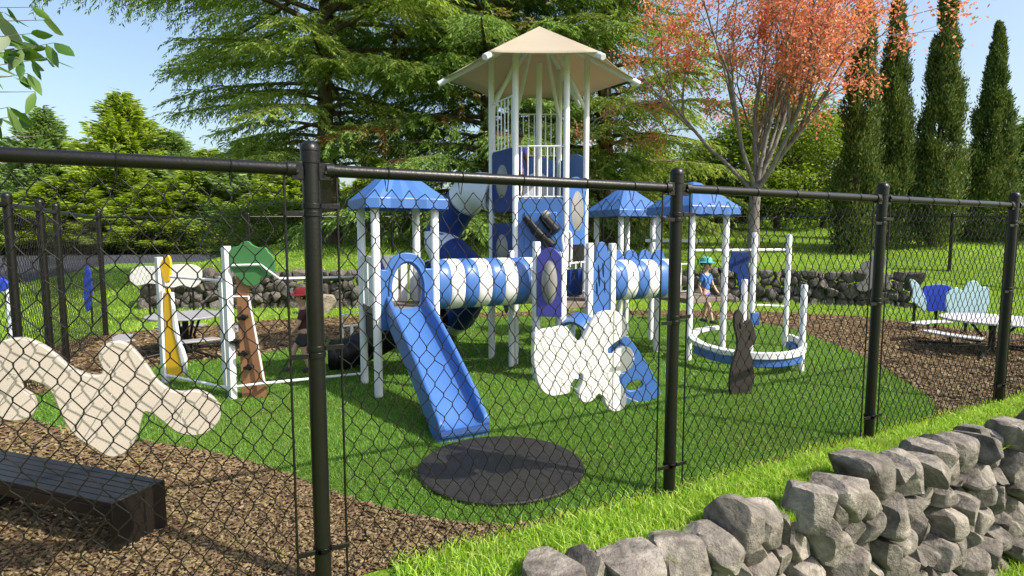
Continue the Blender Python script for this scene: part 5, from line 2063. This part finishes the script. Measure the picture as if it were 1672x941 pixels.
def maple(h, seed):
    rs = np.random.RandomState(seed)
    mb = MB()
    fork = 1.75
    limb_mesh(mb, [Vector((0, 0, -0.2)), Vector((0.01, 0, 0.5)), Vector((0.0, 0.02, 1.2)), Vector((0.02, 0, fork + 0.15))], 0.15, 0.12, 12)
    P, D, tips = [], [], []

    def grow(p, d, ln, r, depth):
        m = 5
        pts = [p]
        q = p.copy()
        dd = d.copy()
        for i in range(m):
            dd = unit(dd + rs.normal(0, 0.07, 3) + np.array([0, 0, 0.05 if depth < 2 else -0.01]))
            q = q + dd * ln / m
            pts.append(q.copy())
        limb_mesh(mb, [Vector(x) for x in pts], r, r * 0.55, 7 if depth < 2 else 4)
        if depth >= 2:
            for x in pts[1:]:
                tips.append((x, depth))
        if depth < 4:
            nk = [3, 3, 3, 2][depth]
            for j in range(nk + (1 if depth == 0 else 0)):
                at = rs.randint(2, m + 1)
                nd = unit(dd + rs.normal(0, [0.28, 0.42, 0.55, 0.6][depth], 3) + np.array([0.05, 0, 0.06]))
                grow(pts[at].copy(), nd, ln * rs.uniform(0.55, 0.8), r * 0.5, depth + 1)
    nmain = 9
    for i in range(nmain):
        a = 2 * math.pi * i / nmain + rs.uniform(-0.25, 0.25)
        lean = rs.uniform(0.5, 1.1) if i % 3 else rs.uniform(0.08, 0.3)
        d = unit(np.array([math.cos(a) * lean + 0.16, math.sin(a) * lean, 1.0]))
        grow(np.array([0.01, 0, fork - 0.15 * rs.uniform(0, 1)]), d, h * 0.43, 0.062, 0)
    T = np.array([t[0] for t in tips])
    n = 29000
    gap = np.sin(T[:, 0] * 2.3 + 1.0) * np.sin(T[:, 2] * 2.1 + T[:, 1] * 1.3) + 0.5 * np.sin(T[:, 0] * 5.1 + T[:, 2] * 3.3)
    T = T[(rs.uniform(0, 1, len(T)) < 0.36) & (gap > -0.42) & (T[:, 2] > 2.5 + 0.0 * gap)]
    k = rs.randint(0, len(T), n)
    P = T[k] + rs.normal(0, 0.115, (n, 3))
    keep = P[:, 2] > 2.2
    P = P[keep]
    n = len(P)
    D = unit(rs.normal(0, 1, (n, 3)) + np.array([0, 0, -0.4]))
    S = unit(np.cross(D, rs.normal(0, 0.7, (n, 3)) + np.array([0, 0, 1.0])))
    v, f = cards(P, D, S, rs.uniform(0.055, 0.11, n), rs.uniform(0.015, 0.029, n))
    return mb, v, f


def at(px, Y):
    x = (px - CX) / F * (Y * math.cos(PITCH) + CAMH * math.sin(PITCH))
    return Vector((x, Y, tz(x, Y) - 0.03))


# the great drooping conifer and its neighbours
h1 = hemlock(10.6, 2.2, 7.4, 88, 3, 0.45, 1.95, 0.14)
tree_thing('conifer_tree', 'huge drooping conifer with bare trunk spreading over the small tower', at(541, 17.0), h1[0], h1[1], h1[2], 'hemlock', 'bark')
h2 = hemlock(12.0, 0.5, 5.4, 108, 8, 0.30, 2.0, 0.155)
tree_thing('conifer_tree', 'dense dark conifer with rusty dead sprays right behind the canopy tower', at(800, 17.6), h2[0], h2[1], h2[2], 'rustlock', 'bark')
h3 = hemlock(12.0, 0.8, 4.6, 96, 21, 0.35, 2.0, 0.145)
tree_thing('conifer_tree', 'drooping green conifer between the canopy tower and red maple', at(985, 18.2), h3[0], h3[1], h3[2], 'hemlock', 'bark')

mp = maple(6.0, 5)
tree_thing('maple_tree', 'red and orange autumn maple with a pale trunk', at(1226, 13.6), mp[0], mp[1], mp[2], 'maple', 'greybark', crownname='crown')

# cypresses
for (px, Y, ytop, wid, lab, sd) in ((1388, 14.6, -60, 70, 'dark columnar cypress nearest the red maple', 1),
                                    (1440, 15.2, -45, 70, 'dark columnar cypress second from the red maple', 2),
                                    (1518, 15.0, -60, 78, 'tall full columnar cypress standing against clear sky', 3),
                                    (1600, 16.0, 38, 80, 'narrow pointed columnar cypress, shortest of the dark row', 4)):
    b = at(px, Y)
    top = PY(px, ytop, Y)
    h = top.z - b.z
    rad = wid / 2 / F * Y
    c = cypress(h, rad, sd)
    tree_thing('cypress_tree', lab, b, c[0], c[1], c[2], 'cypress', 'bark', 'columnar cypresses on the bank')

# background conifers beyond the road and behind the bank
sA = spruce(9.0, 2.6, 200, 31, 0.24, 2.2)
sB = spruce(8.0, 2.9, 200, 32, 0.24, 2.2)
protoA = tree_thing('spruce_tree', 'yellow green spruce, tall pointed one left of the drooping conifer', at(214, 52), sA[0], sA[1], sA[2], 'spruce', 'bark', 'spruces in the background')
b = at(214, 30)
protoA.scale = (2.7, 2.7, (PY(214, 152, 52).z) / 9.0)
protoB = tree_thing('spruce_tree', 'blue green pointed spruce at the far left', at(86, 54), sB[0], sB[1], sB[2], 'bluespruce', 'bark', 'spruces in the background')
protoB.scale = (2.3, 2.3, (PY(86, 178, 54).z) / 8.0)
rows = [(-60, 34, 250, 0, 'low yellow green spruce cut off by the left frame edge'), (22, 33, 268, 0, 'low yellow green spruce beside the blue green pointed one'),
        (148, 33, 240, 0, 'low yellow green spruce between the two pointed spruces'), (285, 31, 215, 1, 'bluish spruce right of the tall pointed spruce'),
        (350, 29, 245, 0, 'yellow green spruce above the tree shaped play panel'), (420, 30, 225, 1, 'bluish spruce left of the near capped post'),
        (480, 27, 260, 0, 'yellow green spruce behind the near capped post'), (600, 27, 290, 0, 'yellow green spruce seen past the small blue roof'),
        (255, 27, 300, 0, 'short yellow green spruce in front of the tall pointed one'), (110, 27, 290, 0, 'short yellow green spruce behind the left fence posts'),
        (1060, 27, 215, 0, 'yellow green spruce glimpsed left of the maple trunk'), (1130, 26, 255, 1, 'bluish spruce behind the right blue roof'),
        (1655, 22, 205, 0, 'yellow green spruce at the right frame edge'), (1700, 19, 170, 1, 'bluish spruce cut off by the right frame edge'),
        (1560, 27, 260, 0, 'yellow green spruce between the two right cypresses'), (690, 26, 300, 0, 'yellow green spruce left of the spiral tube'),
        (900, 27, 260, 1, 'bluish spruce hidden behind the canopy tower')]
for i, (px, Y, yt, w, lab) in enumerate(rows):
    far = px < 500
    Y = Y * 1.75 if far else Y
    p = at(px, Y)
    hh = PY(px, yt, Y).z - p.z
    src = protoB if w else protoA
    bh = 8.0 if w else 9.0
    sxy = RS.uniform(0.9, 1.25) * (2.3 if far else 1.0)
    copy_thing(src, p, RS.uniform(0, 6.28), (sxy, sxy, hh / bh), lab)

bA = broadleaf(6.0, 2.4, 41)
pr = tree_thing('broadleaf_tree', 'yellow green leafy tree behind the maple trunk', at(1265, 21), bA[0], bA[1], bA[2], 'broad', 'bark', 'leafy trees behind the bank')
pr.scale = (1, 1, 0.80)
for i, (px, Y, yt, sx, lab) in enumerate([(1180, 22, 235, 0.95, 'leafy green tree left of the maple trunk'), (1340, 22, 190, 1.0, 'leafy green tree left of the cypress row'),
                                          (1480, 23, 240, 0.9, 'leafy green tree in the gap between cypresses'), (1020, 23, 290, 1.0, 'leafy green tree above the rear blue roof'),
                                          (760, 23, 320, 1.1, 'low leafy tree behind the spiral tube slide'), (640, 22.5, 325, 1.0, 'low leafy tree behind the small blue roof'),
                                          (460, 22.5, 330, 1.0, 'low leafy tree left of the bare conifer trunk'), (890, 23, 300, 1.1, 'low leafy tree behind the main tower legs'),
                                          (1660, 16.5, 330, 0.7, 'low leafy shrub at the far right fence post')]):
    p = at(px, Y)
    hh = PY(px, yt, Y).z - p.z
    copy_thing(pr, p, RS.uniform(0, 6.28), (sx, sx, hh / 6.0), lab)

# distant wood closing the view
n = 60000
X = RS.uniform(-95, 95, n)
Yw = RS.uniform(66, 80, n)
ht = (6.2 + 1.8 * np.sin(X * 0.5) * np.sin(X * 0.23 + 1) + 0.8 * np.sin(X * 1.7))
P = np.stack([X, Yw, ht * RS.uniform(0, 1, n) ** 0.8], -1)
D = unit(RS.normal(0, 1, (n, 3)) + np.array([0, 0, 0.2]))
S = unit(np.cross(D, RS.normal(0, 1, (n, 3))))
v, f = cards(P, D, S, RS.uniform(0.5, 1.0, n), RS.uniform(0.14, 0.28, n))
tag(link('distant_wood', np_mesh('distant_wood', v, [f]), 'broad'), 'hazy line of distant green woodland beyond the road', 'wood', kind='stuff')


# foreground young tree at the left edge
def near_tree():
    rs = np.random.RandomState(77)
    Y0 = 2.35
    root = thing('young_tree', 'leafy twigs of a young tree reaching in at the top left', 'tree', (-3.0, Y0, 0))
    mb = MB()
    o = Vector((-3.0, Y0, 0))
    limb_mesh(mb, [o - Z * 0.1, o + Vector((0.03, 0, 0.9)), o + Vector((0.0, 0.02, 1.9)), o + Vector((0.05, 0, 3.2))], 0.05, 0.02, 10)
    LP, LD = [], []
    for (x, y, dx, n) in ((52, 12, 0.5, 9), (70, 33, .8, 6), (50, 55, .8, 5), (88, 70, 0.9, 8), (28, 78, .4, 9), (78, 95, .8, 6), (45, 120, .5, 9), (20, 125, .3, 8), (58, 150, .4, 6), (15, 175, .3, 7), (30, 190, .2, 6), (70, 222, .7, 3), (2, 60, .2, 8), (5, 20, .2, 8), (-20, 100, .2, 9), (-30, 40, .2, 9), (-20, 180, .2, 6)):
        tip = PY(x, y, Y0 + rs.uniform(-0.2, 0.25))
        st_ = o + Vector((0.02, 0, max(1.2, tip.z - 0.25 + rs.uniform(-0.15, 0.1))))
        mid = st_ * 0.45 + tip * 0.55 + Vector((0, 0, 0.05))
        pts = catmull([st_, mid, tip], 4, False)
        limb_mesh(mb, pts, 0.0045, 0.0012, 5)
        for k in range(n):
            u = rs.uniform(0.45, 1.0) if k else 1.0
            i = min(int(u * (len(pts) - 1)), len(pts) - 2)
            p = pts[i].lerp(pts[i + 1], u * (len(pts) - 1) - i)
            tdir = (pts[i + 1] - pts[i]).normalized()
            LP.append(p)
            LD.append((tdir * rs.uniform(0.2, 0.8) + Vector((rs.normal(0, .35), rs.normal(0, .35), rs.uniform(-0.95, 0.05)))).normalized())
    mb.build('trunk', 'greybark', root, 0, 60)
    vs, fs = [], []
    for p, d in zip(LP, LD):
        L = rs.uniform(0.075, 0.14)
        W = L * rs.uniform(0.15, 0.26)
        s = d.cross(Vector((rs.normal(), rs.normal(), rs.normal() + 0.6))).normalized()
        nn = d.cross(s)
        b = len(vs)
        prof = [(0, 0.02), (0.2, 0.7), (0.45, 1.0), (0.75, 0.62), (1.0, 0.02)]
        for (u, w) in prof:
            c = p + d * (L * u) + nn * (0.12 * L * u * u)
            vs += [c + s * W * w + nn * W * 0.25 * w, c, c - s * W * w + nn * W * 0.25 * w]
        for i in range(4):
            fs += [(b + i * 3, b + i * 3 + 1, b + i * 3 + 4, b + i * 3 + 3), (b + i * 3 + 1, b + i * 3 + 2, b + i * 3 + 5, b + i * 3 + 4)]
    MB().add(vs, fs).build('crown', 'nearleaf', root, 0, 0).data.shade_smooth()


near_tree()

# ------------------------------------------------------------------ light, sky, camera
SUN_AZ = np.array([0.905, -0.425])      # where the sun stands, on the ground
SUN_EL = R(45)
sd = bpy.data.lights.new('sun', 'SUN')
sd.energy = 4.5
sd.angle = R(0.42)
sd.color = (1.0, 0.93, 0.82)
so = bpy.data.objects.new('sun', sd)
COL.objects.link(so)
az = SUN_AZ / np.linalg.norm(SUN_AZ)
to_sun = Vector((az[0] * math.cos(SUN_EL), az[1] * math.cos(SUN_EL), math.sin(SUN_EL)))
so.rotation_euler = to_sun.to_track_quat('Z', 'Y').to_euler()
w = bpy.data.worlds.new('World')
scene.world = w
w.use_nodes = True
nt = w.node_tree
sky = nt.nodes.new('ShaderNodeTexSky')
sky.sky_type = 'NISHITA'
sky.sun_disc = False
sky.sun_elevation = SUN_EL
sky.sun_rotation = math.atan2(az[0], az[1])
sky.air_density = 1.2
sky.dust_density = 3.2
sky.ozone_density = 1.5
bg = nt.nodes['Background']
bg.inputs['Strength'].default_value = 0.15
nt.links.new(sky.outputs['Color'], bg.inputs['Color'])

cd = bpy.data.cameras.new('camera')
cd.sensor_width = 36.0
cd.lens = F / 1672.0 * 36.0
cd.clip_start = 0.02
cd.clip_end = 2000
cam = bpy.data.objects.new('camera', cd)
COL.objects.link(cam)
cam.location = CAM
cam.rotation_euler = (R(90) - PITCH, 0, 0)
scene.camera = cam
scene.view_settings.view_transform = 'Standard'
scene.view_settings.look = 'None'
scene.view_settings.exposure = 0.64
scene.view_settings.gamma = 1
scene.view_settings.use_curve_mapping = False
scene.render.engine = 'CYCLES'
scene.cycles.use_denoising = True
scene.cycles.denoiser = 'OPENIMAGEDENOISE'
scene.cycles.max_bounces = 8
scene.cycles.diffuse_bounces = 3
scene.cycles.transmission_bounces = 4
scene.cycles.caustics_reflective = False
scene.cycles.caustics_refractive = False
